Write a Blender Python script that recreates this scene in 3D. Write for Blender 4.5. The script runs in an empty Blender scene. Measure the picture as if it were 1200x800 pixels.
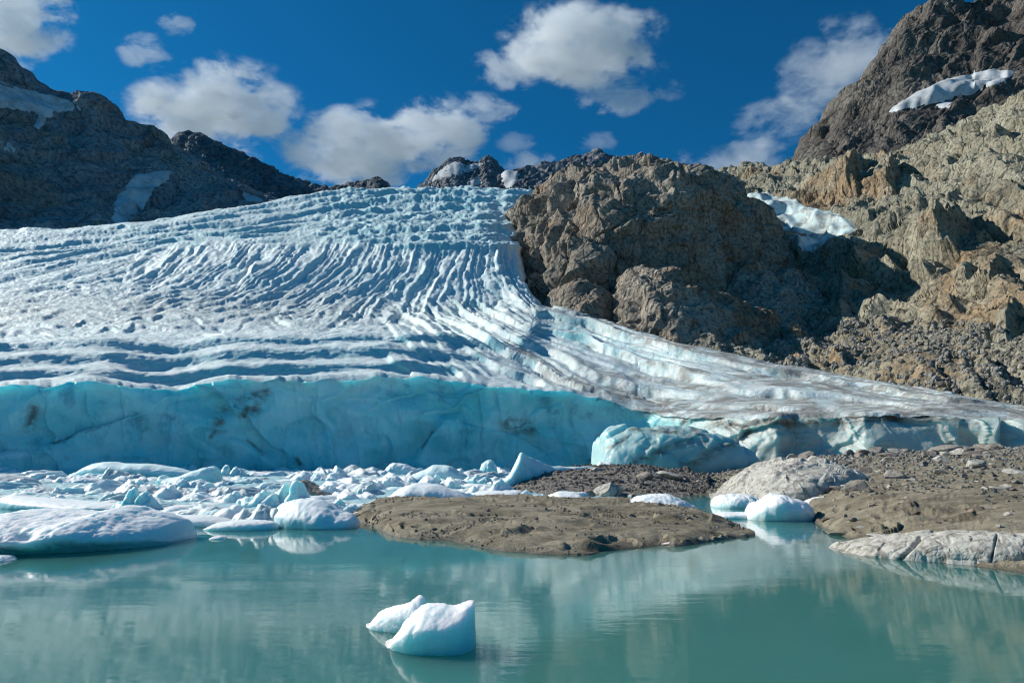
import bpy, math, random
import numpy as np
from mathutils import Matrix, Vector

rng = np.random.default_rng(7)
random.seed(7)
sc = bpy.context.scene
COL = sc.collection
PI = math.pi

# ------------------------------------------------------------------ camera numbers
CAM_Z = 3.0
F = 800.0                       # focal length in photo pixels (24 mm on a 36 mm sensor, 1200 px wide)
TH = math.atan(140.0 / 800.0)   # pitched up: the horizon lies 140 px under the middle of the photo
cT, sT = math.cos(TH), math.sin(TH)


def elev(v):
    return np.tan(TH + np.arctan((400.0 - np.asarray(v, float)) / F))


def pt(u, v, D):
    """world point seen in direction (u, v) at forward ground distance D"""
    u = np.asarray(u, float); D = np.asarray(D, float)
    h = D * elev(v)
    fw = D * cT + h * sT
    return np.stack([(u - 600.0) / F * fw, D + 0 * h, CAM_Z + h], -1)


def proj(P):
    h = P[..., 2] - CAM_Z
    D = P[..., 1]
    fw = np.maximum(D * cT + h * sT, 1e-3)
    up = -D * sT + h * cT
    return 600 + F * P[..., 0] / fw, 400 - F * up / fw


def dwater(v):
    return -CAM_Z / elev(v)


def vz(D, z):
    return 400 - F * math.tan(math.atan((z - CAM_Z) / D) - TH)


# ------------------------------------------------------------------ noise
def _hash(ix, iy, iz, seed):
    h = (ix.astype(np.uint32) * np.uint32(374761393) + iy.astype(np.uint32) * np.uint32(668265263)
         + iz.astype(np.uint32) * np.uint32(2147483647) + np.uint32((seed * 974711 + 1234567) & 0xffffffff))
    h = (h ^ (h >> np.uint32(13))) * np.uint32(1274126177)
    h = (h ^ (h >> np.uint32(15))) * np.uint32(2246822519)
    return h ^ (h >> np.uint32(16))


def vnoise(p, seed=0):
    """gradient noise, about -1..1"""
    shp = p.shape[:-1]
    p = p.reshape(-1, 3).astype(np.float64)
    i = np.floor(p); f = (p - i).astype(np.float32); i = i.astype(np.int64)
    w = f * f * f * (f * (f * 6 - 15) + 10)
    out = np.zeros(len(p), np.float32)
    for dx in (0, 1):
        for dy in (0, 1):
            for dz in (0, 1):
                h = _hash(i[:, 0] + dx, i[:, 1] + dy, i[:, 2] + dz, seed)
                gx = (h & np.uint32(1023)).astype(np.float32) / 511.5 - 1
                gy = ((h >> np.uint32(10)) & np.uint32(1023)).astype(np.float32) / 511.5 - 1
                gz = ((h >> np.uint32(20)) & np.uint32(1023)).astype(np.float32) / 511.5 - 1
                d = gx * (f[:, 0] - dx) + gy * (f[:, 1] - dy) + gz * (f[:, 2] - dz)
                ww = (w[:, 0] if dx else 1 - w[:, 0]) * (w[:, 1] if dy else 1 - w[:, 1]) * (w[:, 2] if dz else 1 - w[:, 2])
                out += d * ww
    return (out * 1.4).reshape(shp)


def fbm(p, oct=4, seed=0, gain=0.5, lac=2.03):
    a, s, o = 1.0, 0.0, 0
    for k in range(oct):
        o = o + a * vnoise(p, seed + k * 17)
        s += a; a *= gain; p = p * lac + 3.7
    return o / s


def ridged(p, oct=4, seed=0, gain=0.5, lac=2.03):
    a, s, o = 1.0, 0.0, 0
    for k in range(oct):
        o = o + a * (1 - 2 * np.abs(vnoise(p, seed + k * 17)))
        s += a; a *= gain; p = p * lac + 5.1
    return o / s


def facets(p, seed=0, tilt=0.7):
    """chiselled blocks: every Voronoi cell is a tilted plane of its own height; returns (height, crack 0..1)"""
    shp = p.shape[:-1]
    p = p.reshape(-1, 3).astype(np.float64)
    i = np.floor(p).astype(np.int64)
    f1 = np.full(len(p), 9.0, np.float32); f2 = f1.copy(); val = np.zeros(len(p), np.float32)
    for dx in (-1, 0, 1):
        for dy in (-1, 0, 1):
            for dz in (-1, 0, 1):
                c = i + np.array([dx, dy, dz])
                h = _hash(c[:, 0], c[:, 1], c[:, 2], seed)
                j = np.stack([(h & np.uint32(1023)), ((h >> np.uint32(10)) & np.uint32(1023)), ((h >> np.uint32(20)) & np.uint32(1023))], -1).astype(np.float32) / 1023.0
                r = (p - (c + 0.1 + 0.8 * j)).astype(np.float32)
                d = (r * r).sum(-1)
                h2 = _hash(c[:, 2], c[:, 0], c[:, 1], seed + 91)
                g = np.stack([(h2 & np.uint32(1023)), ((h2 >> np.uint32(10)) & np.uint32(1023)), ((h2 >> np.uint32(20)) & np.uint32(1023))], -1).astype(np.float32) / 511.5 - 1
                v = (g * r).sum(-1) * tilt + g[:, 0] * 0.5 + g[:, 2] * 0.3
                near = d < f1
                f2 = np.where(near, f1, np.minimum(f2, d))
                val = np.where(near, v, val)
                f1 = np.where(near, d, f1)
    crack = np.sqrt(f2) - np.sqrt(f1)
    t = np.clip(crack / 0.16, 0, 1); val = val * t * t * (3 - 2 * t)          # blocks meet in a joint, not in a jump
    return val.reshape(shp), crack.reshape(shp)


def sstep(a, b, x):
    t = np.clip((x - a) / (b - a), 0, 1)
    return t * t * (3 - 2 * t)


# ------------------------------------------------------------------ surfaces
def seg_dist(U, V, a, b):
    a = np.array(a, float); b = np.array(b, float); d = b - a
    t = np.clip(((U - a[0]) * d[0] + (V - a[1]) * d[1]) / (d @ d), 0, 1)
    return np.hypot(U - a[0] - t * d[0], V - a[1] - t * d[1])


def pchip(x, Y, xn):
    """monotone cubic through (x, Y[axis 0]) at xn"""
    x = np.asarray(x, float); Y = np.asarray(Y, float)
    h = np.diff(x); d = np.diff(Y, axis=0) / h.reshape(-1, *([1] * (Y.ndim - 1)))
    m = np.zeros_like(Y)
    if len(x) > 2:
        a, b = d[:-1], d[1:]
        w1 = (2 * h[1:] + h[:-1]).reshape(-1, *([1] * (Y.ndim - 1))); w2 = (h[1:] + 2 * h[:-1]).reshape(-1, *([1] * (Y.ndim - 1)))
        ok = a * b > 0
        sa = np.where(ok, a, 1); sb = np.where(ok, b, 1)
        m[1:-1] = np.where(ok, (w1 + w2) / (w1 / sa + w2 / sb), 0)
    m[0], m[-1] = d[0], d[-1]
    k = np.clip(np.searchsorted(x, xn, side='right') - 1, 0, len(x) - 2)
    t = ((xn - x[k]) / h[k]).reshape(-1, *([1] * (Y.ndim - 1))); hk = h[k].reshape(t.shape)
    return ((1 + 2 * t) * (1 - t) ** 2 * Y[k] + t * (1 - t) ** 2 * hk * m[k] + t * t * (3 - 2 * t) * Y[k + 1] + t * t * (t - 1) * hk * m[k + 1])


def net(ctrl, nseg, ncol, colx=None):
    """ctrl[row][col] = (u, v, D); -> dense world grid (rows, cols, 3)"""
    C = np.array(ctrl, float)
    W = pt(C[..., 0], C[..., 1], C[..., 2])
    x = np.array(colx if colx is not None else C[:, :, 0].mean(0), float)
    xn = np.linspace(x[0], x[-1], ncol)
    W = np.swapaxes(pchip(x, np.swapaxes(W, 0, 1), xn), 0, 1)
    r = np.concatenate([np.linspace(k, k + 1, n, endpoint=False) for k, n in enumerate(nseg)] + [[len(nseg)]])
    return pchip(np.arange(len(C)), W, r), r


def gnormals(P):
    du = np.gradient(P, axis=1); dv = np.gradient(P, axis=0)
    n = np.cross(du, dv)
    return n / np.maximum(np.linalg.norm(n, axis=-1, keepdims=True), 1e-9)


def blur(A, n=1):
    for _ in range(n):
        for ax in (0, 1):
            B = np.concatenate([A.take([0], ax), A, A.take([-1], ax)], ax)
            L = A.shape[ax]
            A = 0.25 * B.take(range(0, L), ax) + 0.5 * A + 0.25 * B.take(range(2, L + 2), ax)
    return A


def link(name, V, Fc, mat, parent=None, smooth=True, attrs=None):
    me = bpy.data.meshes.new(name)
    V = np.asarray(V, np.float32); Fc = np.asarray(Fc, np.int32)
    n, k = Fc.shape
    me.vertices.add(len(V)); me.vertices.foreach_set('co', V.ravel())
    me.loops.add(n * k); me.loops.foreach_set('vertex_index', Fc.ravel())
    me.polygons.add(n)
    me.polygons.foreach_set('loop_start', np.arange(0, n * k, k, dtype=np.int32))
    me.polygons.foreach_set('use_smooth', np.full(n, smooth, bool))
    me.update(calc_edges=True); me.validate()
    for a, d in (attrs or {}).items():
        at = me.attributes.new(a, 'FLOAT', 'POINT'); at.data.foreach_set('value', np.asarray(d, np.float32).ravel())
    if mat is not None:
        me.materials.append(mat)
    o = bpy.data.objects.new(name, me); COL.objects.link(o)
    if parent is not None:
        o.parent = parent
    return o


def grid_faces(R, Cn, closed=False):
    idx = np.arange(R * Cn).reshape(R, Cn)
    a, b, c, d = idx[:-1, :-1], idx[:-1, 1:], idx[1:, 1:], idx[1:, :-1]
    f = np.stack([a, b, c, d], -1).reshape(-1, 4)
    return f


def grid_obj(name, P, mat, parent=None, smooth=True, attrs=None, keep=None):
    R, Cn = P.shape[:2]
    f = grid_faces(R, Cn)
    V = P.reshape(-1, 3)
    at = {k: np.asarray(a).reshape(-1) for k, a in (attrs or {}).items()}
    if keep is not None:                      # keep = bool per face
        f = f[keep.reshape(-1)]
        used = np.unique(f)
        remap = np.full(len(V), -1); remap[used] = np.arange(len(used))
        f = remap[f]; V = V[used]; at = {k: a[used] for k, a in at.items()}
    return link(name, V, f, mat, parent, smooth, at)


def tag(o, label, cat=None, group=None, kind=None):
    o['label'] = label
    if cat: o['category'] = cat
    if group: o['group'] = group
    if kind: o['kind'] = kind
    return o


def empty(name, loc=(0, 0, 0)):
    o = bpy.data.objects.new(name, None); COL.objects.link(o); o.location = loc
    return o


# ------------------------------------------------------------------ materials
class NT:
    def __init__(s, name):
        s.m = bpy.data.materials.new(name); s.m.use_nodes = True
        s.t = s.m.node_tree; s.t.nodes.clear()
        s.out = s.n('ShaderNodeOutputMaterial')
        s.pos = s.n('ShaderNodeNewGeometry').outputs['Position']

    def n(s, typ, **kw):
        x = s.t.nodes.new(typ)
        for k, v in kw.items():
            setattr(x, k, v)
        return x

    def set(s, sock, v):
        if isinstance(v, bpy.types.NodeSocket):
            s.t.links.new(v, sock)
        elif v is not None:
            if sock.type == 'RGBA' and len(v) == 3: v = (*v, 1)
            sock.default_value = v

    def noise(s, scale, detail=4, rough=0.55, vec=None, dist=0.0):
        x = s.n('ShaderNodeTexNoise'); s.set(x.inputs['Vector'], vec or s.pos)
        s.set(x.inputs['Scale'], scale); s.set(x.inputs['Detail'], detail); s.set(x.inputs['Roughness'], rough); s.set(x.inputs['Distortion'], dist)
        return x.outputs['Fac']

    def voro(s, scale, vec=None, feature='F1', out='Distance', rand=1.0):
        x = s.n('ShaderNodeTexVoronoi', feature=feature); s.set(x.inputs['Vector'], vec or s.pos)
        s.set(x.inputs['Scale'], scale); s.set(x.inputs['Randomness'], rand)
        return x.outputs[out]

    def stretch(s, sc3, rot=(0, 0, 0), vec=None):
        x = s.n('ShaderNodeMapping'); s.set(x.inputs['Vector'], vec or s.pos)
        x.inputs['Scale'].default_value = sc3; x.inputs['Rotation'].default_value = rot
        return x.outputs['Vector']

    def ramp(s, fac, a, b, lo=0.0, hi=1.0):
        x = s.n('ShaderNodeMapRange', interpolation_type='SMOOTHSTEP'); s.set(x.inputs['Value'], fac)
        for i, v in zip((1, 2, 3, 4), (a, b, lo, hi)): x.inputs[i].default_value = v
        return x.outputs['Result']

    def math(s, op, a, b=None, c=None):
        x = s.n('ShaderNodeMath', operation=op)
        s.set(x.inputs[0], a)
        if b is not None: s.set(x.inputs[1], b)
        if c is not None: s.set(x.inputs[2], c)
        return x.outputs[0]

    def mix(s, fac, a, b, blend='MIX'):
        x = s.n('ShaderNodeMix', data_type='RGBA', blend_type=blend)
        s.set(x.inputs['Factor'], fac); s.set(x.inputs['A'], a); s.set(x.inputs['B'], b)
        return [o for o in x.outputs if o.type == 'RGBA'][0]

    def attr(s, name):
        return s.n('ShaderNodeAttribute', attribute_name=name).outputs['Fac']

    def nz(s):
        g = s.n('ShaderNodeNewGeometry'); x = s.n('ShaderNodeSeparateXYZ'); s.set(x.inputs[0], g.outputs['Normal'])
        return x.outputs['Z']

    def bump(s, h, dist, strength=1.0, normal=None):
        x = s.n('ShaderNodeBump'); s.set(x.inputs['Height'], h); x.inputs['Distance'].default_value = dist
        x.inputs['Strength'].default_value = strength
        if normal is not None: s.set(x.inputs['Normal'], normal)
        return x.outputs['Normal']

    def bsdf(s, color, rough=0.8, normal=None, spec=0.5, sss=0.0, radius=(1, 1, 1), sscale=0.1, ior=1.45):
        b = s.n('ShaderNodeBsdfPrincipled')
        s.set(b.inputs['Base Color'], color); s.set(b.inputs['Roughness'], rough)
        s.set(b.inputs['Specular IOR Level'], spec); s.set(b.inputs['IOR'], ior)
        if normal is not None: s.set(b.inputs['Normal'], normal)
        if sss:
            s.set(b.inputs['Subsurface Weight'], sss); b.inputs['Subsurface Radius'].default_value = radius
            b.inputs['Subsurface Scale'].default_value = sscale
        s.t.links.new(b.outputs[0], s.out.inputs['Surface'])
        return s.m


def rock_mat(name, base, alt, dark, size=1.0, streak=0.5, rust=None, bumpd=1.0, dusty=0.0):
    """base / alt in broad patches, dark cracks and water streaks, optional rust stains; size = metres of the coarse grain"""
    t = NT(name)
    c = t.mix(t.ramp(t.noise(0.13 / size, 5, 0.6), 0.38, 0.62), base, alt)
    if rust:
        c = t.mix(t.ramp(t.noise(0.06 / size, 4, 0.65, dist=0.6), 0.51, 0.66, 0, 0.8), c, rust)
        c = t.mix(t.ramp(t.noise(0.045 / size, 4, 0.6, vec=t.stretch((1, 1, 1.6), (0.2, 0.5, 0))), 0.52, 0.66, 0, 0.55), c, tuple(a * b for a, b in zip(base, (0.72, 0.80, 0.86))))
    st = t.noise(0.5 / size, 5, 0.65, vec=t.stretch((1, 1, 0.16)))
    c = t.mix(t.ramp(st, 0.50, 0.72, 0, streak), c, dark)
    fine = t.noise(2.2 / size, 6, 0.72)
    c = t.mix(t.ramp(fine, 0.36, 0.54, 0.85, 0.0), c, dark)
    c = t.mix(t.ramp(t.noise(1.1 / size, 3, 0.7), 0.62, 0.74, 0, 0.35), c, tuple(min(1, x * 1.7) for x in alt))
    if dusty:
        c = t.mix(t.math('MULTIPLY', t.ramp(t.nz(), 0.55, 0.95), dusty), c, tuple(min(1, x * 1.25) for x in base))
    wv = t.n('ShaderNodeVectorMath', operation='MULTIPLY_ADD'); nn = t.n('ShaderNodeTexNoise'); t.set(nn.inputs['Vector'], t.pos); t.set(nn.inputs['Scale'], 0.6 / size); t.set(nn.inputs['Detail'], 4)
    t.set(wv.inputs[0], nn.outputs['Color']); wv.inputs[1].default_value = (1.6 * size,) * 3; t.set(wv.inputs[2], t.pos)
    for q_, (scl, wid, am) in enumerate(((0.16, 0.022, 0.6), (0.7, 0.05, 0.4))):
        e_ = t.voro(scl / size, vec=t.stretch((1, 1, 0.45), (0.35, 0.25, 0.5 + q_), vec=wv.outputs[0]), feature='DISTANCE_TO_EDGE')
        c = t.mix(t.math('MULTIPLY', t.ramp(e_, 0.0, wid, am, 0.0), t.ramp(t.noise(0.3 / size, 3), 0.4, 0.6)), c, tuple(x * 0.5 for x in dark))
    cr = t.voro(0.55 / size, vec=t.stretch((1, 1, 0.6), (0.4, 0.3, 0.2)), feature='DISTANCE_TO_EDGE')
    h = t.math('ADD', t.math('MULTIPLY', fine, 0.5), t.math('MULTIPLY', t.ramp(cr, 0.0, 0.12), 0.35))
    h = t.math('ADD', h, t.noise(0.7 / size, 6, 0.7))
    return t.bsdf(c, 0.92, t.bump(h, bumpd * size * 0.45, 1.0), spec=0.2)


M = {}
M['knob'] = rock_mat('knob_rock', (0.33, 0.275, 0.215), (0.45, 0.385, 0.31), (0.075, 0.063, 0.055), 6.0, 0.6, (0.30, 0.19, 0.11))
M['slope'] = rock_mat('slope_rock', (0.33, 0.30, 0.22), (0.44, 0.405, 0.305), (0.07, 0.062, 0.05), 7.0, 0.4, (0.38, 0.25, 0.14))
M['peak'] = rock_mat('peak_rock', (0.13, 0.112, 0.098), (0.22, 0.195, 0.165), (0.036, 0.032, 0.032), 16.0, 0.6)
M['leftrock'] = rock_mat('left_rock', (0.25, 0.26, 0.28), (0.37, 0.375, 0.38), (0.075, 0.08, 0.09), 16.0, 0.6, (0.30, 0.24, 0.17))
M['farrock'] = rock_mat('far_rock', (0.17, 0.18, 0.20), (0.27, 0.28, 0.30), (0.055, 0.06, 0.07), 30.0, 0.6)
M['shorerock'] = rock_mat('shore_rock', (0.46, 0.435, 0.375), (0.54, 0.51, 0.45), (0.22, 0.19, 0.16), 0.9, 0.15, None, 0.12)
M['stone'] = rock_mat('stone', (0.28, 0.25, 0.21), (0.40, 0.36, 0.31), (0.10, 0.085, 0.075), 0.6, 0.25, (0.30, 0.20, 0.15), 0.08)
M['darkstone'] = rock_mat('dark_stone', (0.16, 0.14, 0.125), (0.24, 0.21, 0.18), (0.06, 0.05, 0.045), 0.6, 0.3, (0.22, 0.13, 0.10), 0.08)
M['scree'] = rock_mat('scree_rock', (0.27, 0.255, 0.22), (0.37, 0.35, 0.31), (0.11, 0.10, 0.09), 3.0, 0.2)


def glacier_mat():
    t = NT('glacier_ice')
    fine = t.noise(0.55, 6, 0.72)
    gran = t.noise(0.16, 5, 0.65)
    c = t.mix(t.ramp(gran, 0.35, 0.7), (0.66, 0.805, 0.80), (0.90, 0.925, 0.90))
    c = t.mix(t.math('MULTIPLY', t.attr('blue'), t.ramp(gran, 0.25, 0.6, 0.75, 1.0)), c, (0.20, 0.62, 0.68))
    d = t.math('MULTIPLY', t.attr('dirt'), t.ramp(t.noise(0.22, 6, 0.7, vec=t.stretch((0.35, 1, 1))), 0.30, 0.58))
    c = t.mix(t.math('MULTIPLY', d, 0.85), c, (0.21, 0.18, 0.15))
    c = t.mix(t.ramp(t.noise(0.7, 5, 0.8), 0.52, 0.70, 0, 0.5), c, (0.27, 0.29, 0.30))
    n = t.bump(t.math('ADD', fine, gran), 1.2, 0.7)
    return t.bsdf(c, 0.6, n, spec=0.3)


def wall_mat():
    t = NT('cliff_ice')
    big = t.noise(0.045, 4, 0.6, dist=0.8)
    mid = t.noise(0.25, 6, 0.7)
    c = t.mix(t.ramp(big, 0.35, 0.65), (0.20, 0.68, 0.72), (0.46, 0.86, 0.87))
    c = t.mix(t.ramp(mid, 0.5, 0.75, 0, 0.5), c, (0.46, 0.72, 0.74))
    c = t.mix(t.ramp(t.noise(0.03, 5, 0.62, dist=1.0), 0.47, 0.62, 0, 0.55), c, (0.66, 0.93, 0.93))
    c = t.mix(t.ramp(t.noise(0.09, 6, 0.7, vec=t.stretch((0.7, 1, 0.6), (0, 0.6, 0))), 0.55, 0.68, 0, 0.6), c, (0.07, 0.30, 0.38))
    c = t.mix(t.ramp(t.noise(0.5, 5, 0.7, vec=t.stretch((1, 1, 0.10))), 0.52, 0.72, 0, 0.35), c, (0.10, 0.36, 0.42))
    c = t.mix(t.ramp(t.noise(0.16, 5, 0.65, vec=t.stretch((0.12, 1, 1), (0, 0.12, 0)), dist=0.5), 0.54, 0.70, 0, 0.5), c, (0.60, 0.80, 0.82))
    c = t.mix(t.attr('pale'), c, (0.46, 0.54, 0.51))
    d = t.math('MULTIPLY', t.attr('dirt'), t.ramp(t.noise(0.3, 6, 0.7, vec=t.stretch((0.6, 1, 1.3), (0, 0.5, 0))), 0.36, 0.60))
    c = t.mix(t.math('MULTIPLY', d, 0.9), c, (0.15, 0.125, 0.10))
    n = t.bump(t.math('ADD', mid, t.math('MULTIPLY', big, 2.0)), 1.0, 0.5)
    return t.bsdf(c, 0.35, n, spec=0.4, sss=0.6, radius=(0.3, 1.6, 2.2), sscale=3.0)


def berg_mat(name, top, side, sss=0.5, scale=1.0, grit=0.0, bumpd=0.03):
    t = NT(name)
    v = t.n('ShaderNodeTexCoord').outputs['Object']
    g = t.noise(14 * scale, 5, 0.7); b = t.noise(2.5 * scale, 4, 0.6)
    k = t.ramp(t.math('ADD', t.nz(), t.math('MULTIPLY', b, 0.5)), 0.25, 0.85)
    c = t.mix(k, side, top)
    if grit:
        c = t.mix(t.ramp(t.noise(3.5 * scale, 6, 0.75), 0.55, 0.75, 0, grit), c, (0.22, 0.19, 0.16))
    n = t.bump(t.math('ADD', t.math('MULTIPLY', g, 0.5), b), bumpd / scale, 0.8)
    return t.bsdf(c, t.ramp(k, 0, 1, 0.18, 0.55), n, spec=0.45, sss=sss, radius=(0.4, 0.9, 1.0), sscale=0.6)


M['ice'] = glacier_mat()
M['wall'] = wall_mat()
M['floe'] = berg_mat('floe_ice', (0.88, 0.91, 0.90), (0.56, 0.80, 0.80), 0.5, 1.0)
M['floe_grey'] = berg_mat('grey_floe_ice', (0.66, 0.70, 0.69), (0.42, 0.62, 0.63), 0.3, 1.0, 0.7)
M['jade'] = berg_mat('jade_ice', (0.72, 0.88, 0.87), (0.34, 0.72, 0.73), 0.6, 0.7)
M['clear'] = berg_mat('white_berg_ice', (0.92, 0.93, 0.92), (0.72, 0.84, 0.82), 0.6, 1.6, 0.0, 0.05)
M['dirty'] = berg_mat('dirty_ice', (0.34, 0.28, 0.22), (0.22, 0.40, 0.40), 0.2, 1.0, 0.8)


def snow_mat():
    t = NT('old_snow')
    n = t.noise(0.05, 5, 0.6)
    c = t.mix(t.ramp(n, 0.4, 0.7), (0.56, 0.58, 0.60), (0.36, 0.36, 0.355))
    c = t.mix(t.ramp(t.noise(0.12, 6, 0.75), 0.54, 0.7, 0, 0.6), c, (0.22, 0.21, 0.20))
    return t.bsdf(c, 0.7, t.bump(n, 4.0, 0.5), spec=0.2)


def mud_mat():
    t = NT('mud')
    a = t.noise(0.6, 6, 0.7, vec=t.stretch((0.5, 1.2, 1))); b = t.noise(4, 6, 0.75, vec=t.stretch((0.5, 1.2, 1)))
    c = t.mix(t.ramp(a, 0.35, 0.65), (0.18, 0.15, 0.10), (0.36, 0.31, 0.225))
    c = t.mix(t.ramp(b, 0.50, 0.70, 0, 0.6), c, (0.09, 0.075, 0.055))
    c = t.mix(t.ramp(t.noise(1.7, 5, 0.7), 0.58, 0.72, 0, 0.5), c, (0.38, 0.34, 0.28))
    z = t.n('ShaderNodeSeparateXYZ'); t.set(z.inputs[0], t.pos)
    wet = t.ramp(t.math('ADD', z.outputs['Z'], t.math('MULTIPLY', a, 0.12)), 0.08, 0.22, 1, 0)
    c = t.mix(t.math('MULTIPLY', wet, 0.55), c, (0.075, 0.062, 0.045))
    cr = t.voro(7, feature='DISTANCE_TO_EDGE')
    n = t.bump(t.math('ADD', t.math('MULTIPLY', b, 0.7), t.math('ADD', a, t.ramp(cr, 0, 0.1, 0, 0.15))), 0.10, 1.0)
    return t.bsdf(c, t.ramp(wet, 0, 1, 0.9, 0.3), n, spec=0.3)


def gravel_mat():
    t = NT('gravel')
    col = t.voro(9, out='Color'); s = t.n('ShaderNodeSeparateColor'); t.set(s.inputs[0], col)
    c = t.mix(s.outputs[0], (0.16, 0.14, 0.12), (0.36, 0.33, 0.29))
    c = t.mix(t.ramp(t.noise(0.8, 5, 0.7), 0.45, 0.65, 0, 0.6), c, (0.22, 0.185, 0.14))
    d = t.voro(9)
    n = t.bump(t.math('ADD', t.math('MULTIPLY', d, -1.0), t.noise(3, 5, 0.7)), 0.12, 1.0)
    return t.bsdf(c, 0.9, n, spec=0.2)


def water_mat():
    t = NT('glacial_water')
    v1 = t.stretch((0.55, 2.0, 1)); v2 = t.stretch((0.25, 1.0, 1))
    a = t.noise(1.6, 4, 0.55, vec=v1, dist=0.4); b = t.noise(0.35, 3, 0.5, vec=v2, dist=0.6); c_ = t.noise(7, 3, 0.5, vec=v1)
    calm = t.ramp(t.noise(0.09, 3, 0.5, vec=t.stretch((0.5, 1.4, 1))), 0.35, 0.65, 0.25, 1.0)
    h = t.math('ADD', t.math('MULTIPLY', a, t.math('MULTIPLY', calm, 0.6)), t.math('MULTIPLY', b, 1.2))
    h = t.math('ADD', h, t.math('MULTIPLY', t.math('MULTIPLY', c_, 0.09), calm))
    col = t.mix(t.ramp(t.noise(0.07, 3, 0.5), 0.35, 0.65), (0.052, 0.185, 0.162), (0.068, 0.225, 0.2))
    return t.bsdf(col, 0.04, t.bump(h, 0.0055, 1.0), spec=0.5, ior=1.333, sss=1.0, radius=(0.5, 1.0, 1.0), sscale=8.0)


M['slush'] = berg_mat('slush_ice', (0.36, 0.56, 0.60), (0.18, 0.44, 0.47), 0.2, 1.0, 0.3)
M['snow'] = snow_mat(); M['mud'] = mud_mat(); M['gravel'] = gravel_mat(); M['water'] = water_mat()

#@@SETTING
# ------------------------------------------------------------------ glacier
GU = [-150, 0, 130, 195, 270, 380, 480, 560, 604, 650, 700, 760, 800, 900, 1000, 1100, 1200, 1340]
LIP = [450, 454, 450, 457, 446, 445, 442, 451, 455, 459, 467, 483, 489, 490, 488, 487, 493, 498]
DW = [128, 146, 160, 168, 176, 186, 195, 201, 205, 208, 210, 204, 190, 170, 161, 154, 150, 146]
# bound: the far upper edge of the tongue, right of the icefall
BV = {650: 362, 700: 377, 760: 392, 800: 402, 900: 425, 1000: 446, 1100: 459, 1200: 478, 1340: 492}
BD = {650: 430, 700: 400, 760: 362, 800: 340, 900: 300, 1000: 270, 1100: 245, 1200: 225, 1340: 205}
# v / D of rows 8..12 for the columns left of the tongue (0..604): toe of the icefall, its foot, brow, serac belt, skyline
UP = {
    -150: [(392, 290), (362, 370), (332, 460), (306, 540), (284, 620)],
    0:    [(392, 290), (358, 380), (322, 480), (295, 560), (271, 640)],
    130:  [(391, 292), (356, 385), (316, 490), (288, 580), (262, 670)],
    195:  [(390, 294), (355, 390), (308, 490), (278, 590), (255, 690)],
    270:  [(389, 296), (355, 400), (300, 490), (268, 610), (245, 710)],
    380:  [(388, 300), (357, 410), (295, 500), (261, 630), (227, 760)],
    480:  [(388, 305), (360, 415), (293, 505), (256, 650), (221, 800)],
    560:  [(390, 310), (362, 415), (294, 515), (254, 660), (222, 820)],
    604:  [(397, 312), (362, 405), (305, 520), (262, 660), (223, 820)],
}
ctrl = []
ncols = len(GU)
steps = [(0, 0), (7, 16), (17, 19), (23, 32), (36, 37), (41, 56), (50, 60)]    # terraces: rise in px, depth in m
for row in range(16):
    line = []
    for j, u in enumerate(GU):
        lip, D = LIP[j], DW[j]
        if row == 0:
            line.append((u, vz(D - 2, -1.5), D - 2)); continue
        if row <= 7:
            k = row - 1
            dv, dd = steps[k]
            w = 1 - sstep(470, 640, u)                       # the terraces die out towards the right
            if u < 620:
                s8, d8 = UP[u][0]
            else:
                s8, d8 = BV[u] + 0.22 * (lip - BV[u]), D + 0.72 * (BD[u] - D)
            f = (k / 7.0)
            lv, ld = lip + (s8 - lip) * f, D + 4 + (d8 - D - 4) * f
            line.append((u, w * (lip - dv) + (1 - w) * lv, w * (D + 4 + dd) + (1 - w) * ld)); continue
        if u < 620:
            if row <= 12:
                v, d = UP[u][row - 8]
                line.append((u + (18 if (u == 604 and row == 9) else -4 if (u == 604 and row in (10, 11)) else 18 if (u == 604 and row == 12) else 0), v, d))
            else:
                v, d = UP[u][4]
                line.append((u, v + (0, 5, 25, 60)[row - 12], d + (0, 60, 220, 500)[row - 12]))
        else:
            b, d = BV[u], BD[u]
            if row == 8: line.append((u, b + 0.22 * (lip - b), D + 0.72 * (d - D)))
            elif row == 9: line.append((u, b, d))
            else: line.append((u + (0 if u > 660 else -15), b + (row - 9) * 13, d + (row - 9) * (45 if u > 660 else 60)))
    ctrl.append(line)
NSEG = [95, 8, 11, 8, 14, 8, 11, 34, 50, 66, 56, 46, 5, 4, 3]
G, rpar = net(ctrl, NSEG, 1080, GU)
U0, V0 = proj(G)
N = gnormals(G)
Dm = G[..., 1:2][..., 0]
px = Dm / F                                              # metres per photo pixel
RP = rpar[:, None] + 0 * U0
field = sstep(1.0, 1.06, RP)                             # 0 on the cliff, 1 on the upper surface
face = 1 - sstep(0.96, 1.0, RP)
terr = sstep(0.9, 1.0, RP) * (1 - sstep(7, 8.2, RP)) * (1 - sstep(500, 640, U0))

wq = fbm(np.stack([U0 / 60, V0 / 30, 0 * U0], -1), 3, 5)         # pattern warp
def crev(phi, period, sharp=0.6, seed=3, warp=0.45):
    q = phi / period + warp * wq + 0.5 * fbm(np.stack([U0 / 150, V0 / 60, 0 * U0 + seed], -1), 2, seed)
    s = q - np.floor(q)
    keep = 0.55 + 0.45 * vnoise(np.stack([U0 / 55, np.floor(q) * 3.7, 0 * U0 + seed], -1), seed) * 1.6
    # slow climb, sudden fall: a riser that faces down the glacier
    return np.clip(keep, 0, 1.2) * (np.minimum(s / sharp, (1 - s) / (1 - sharp)) - 0.5)

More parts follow.
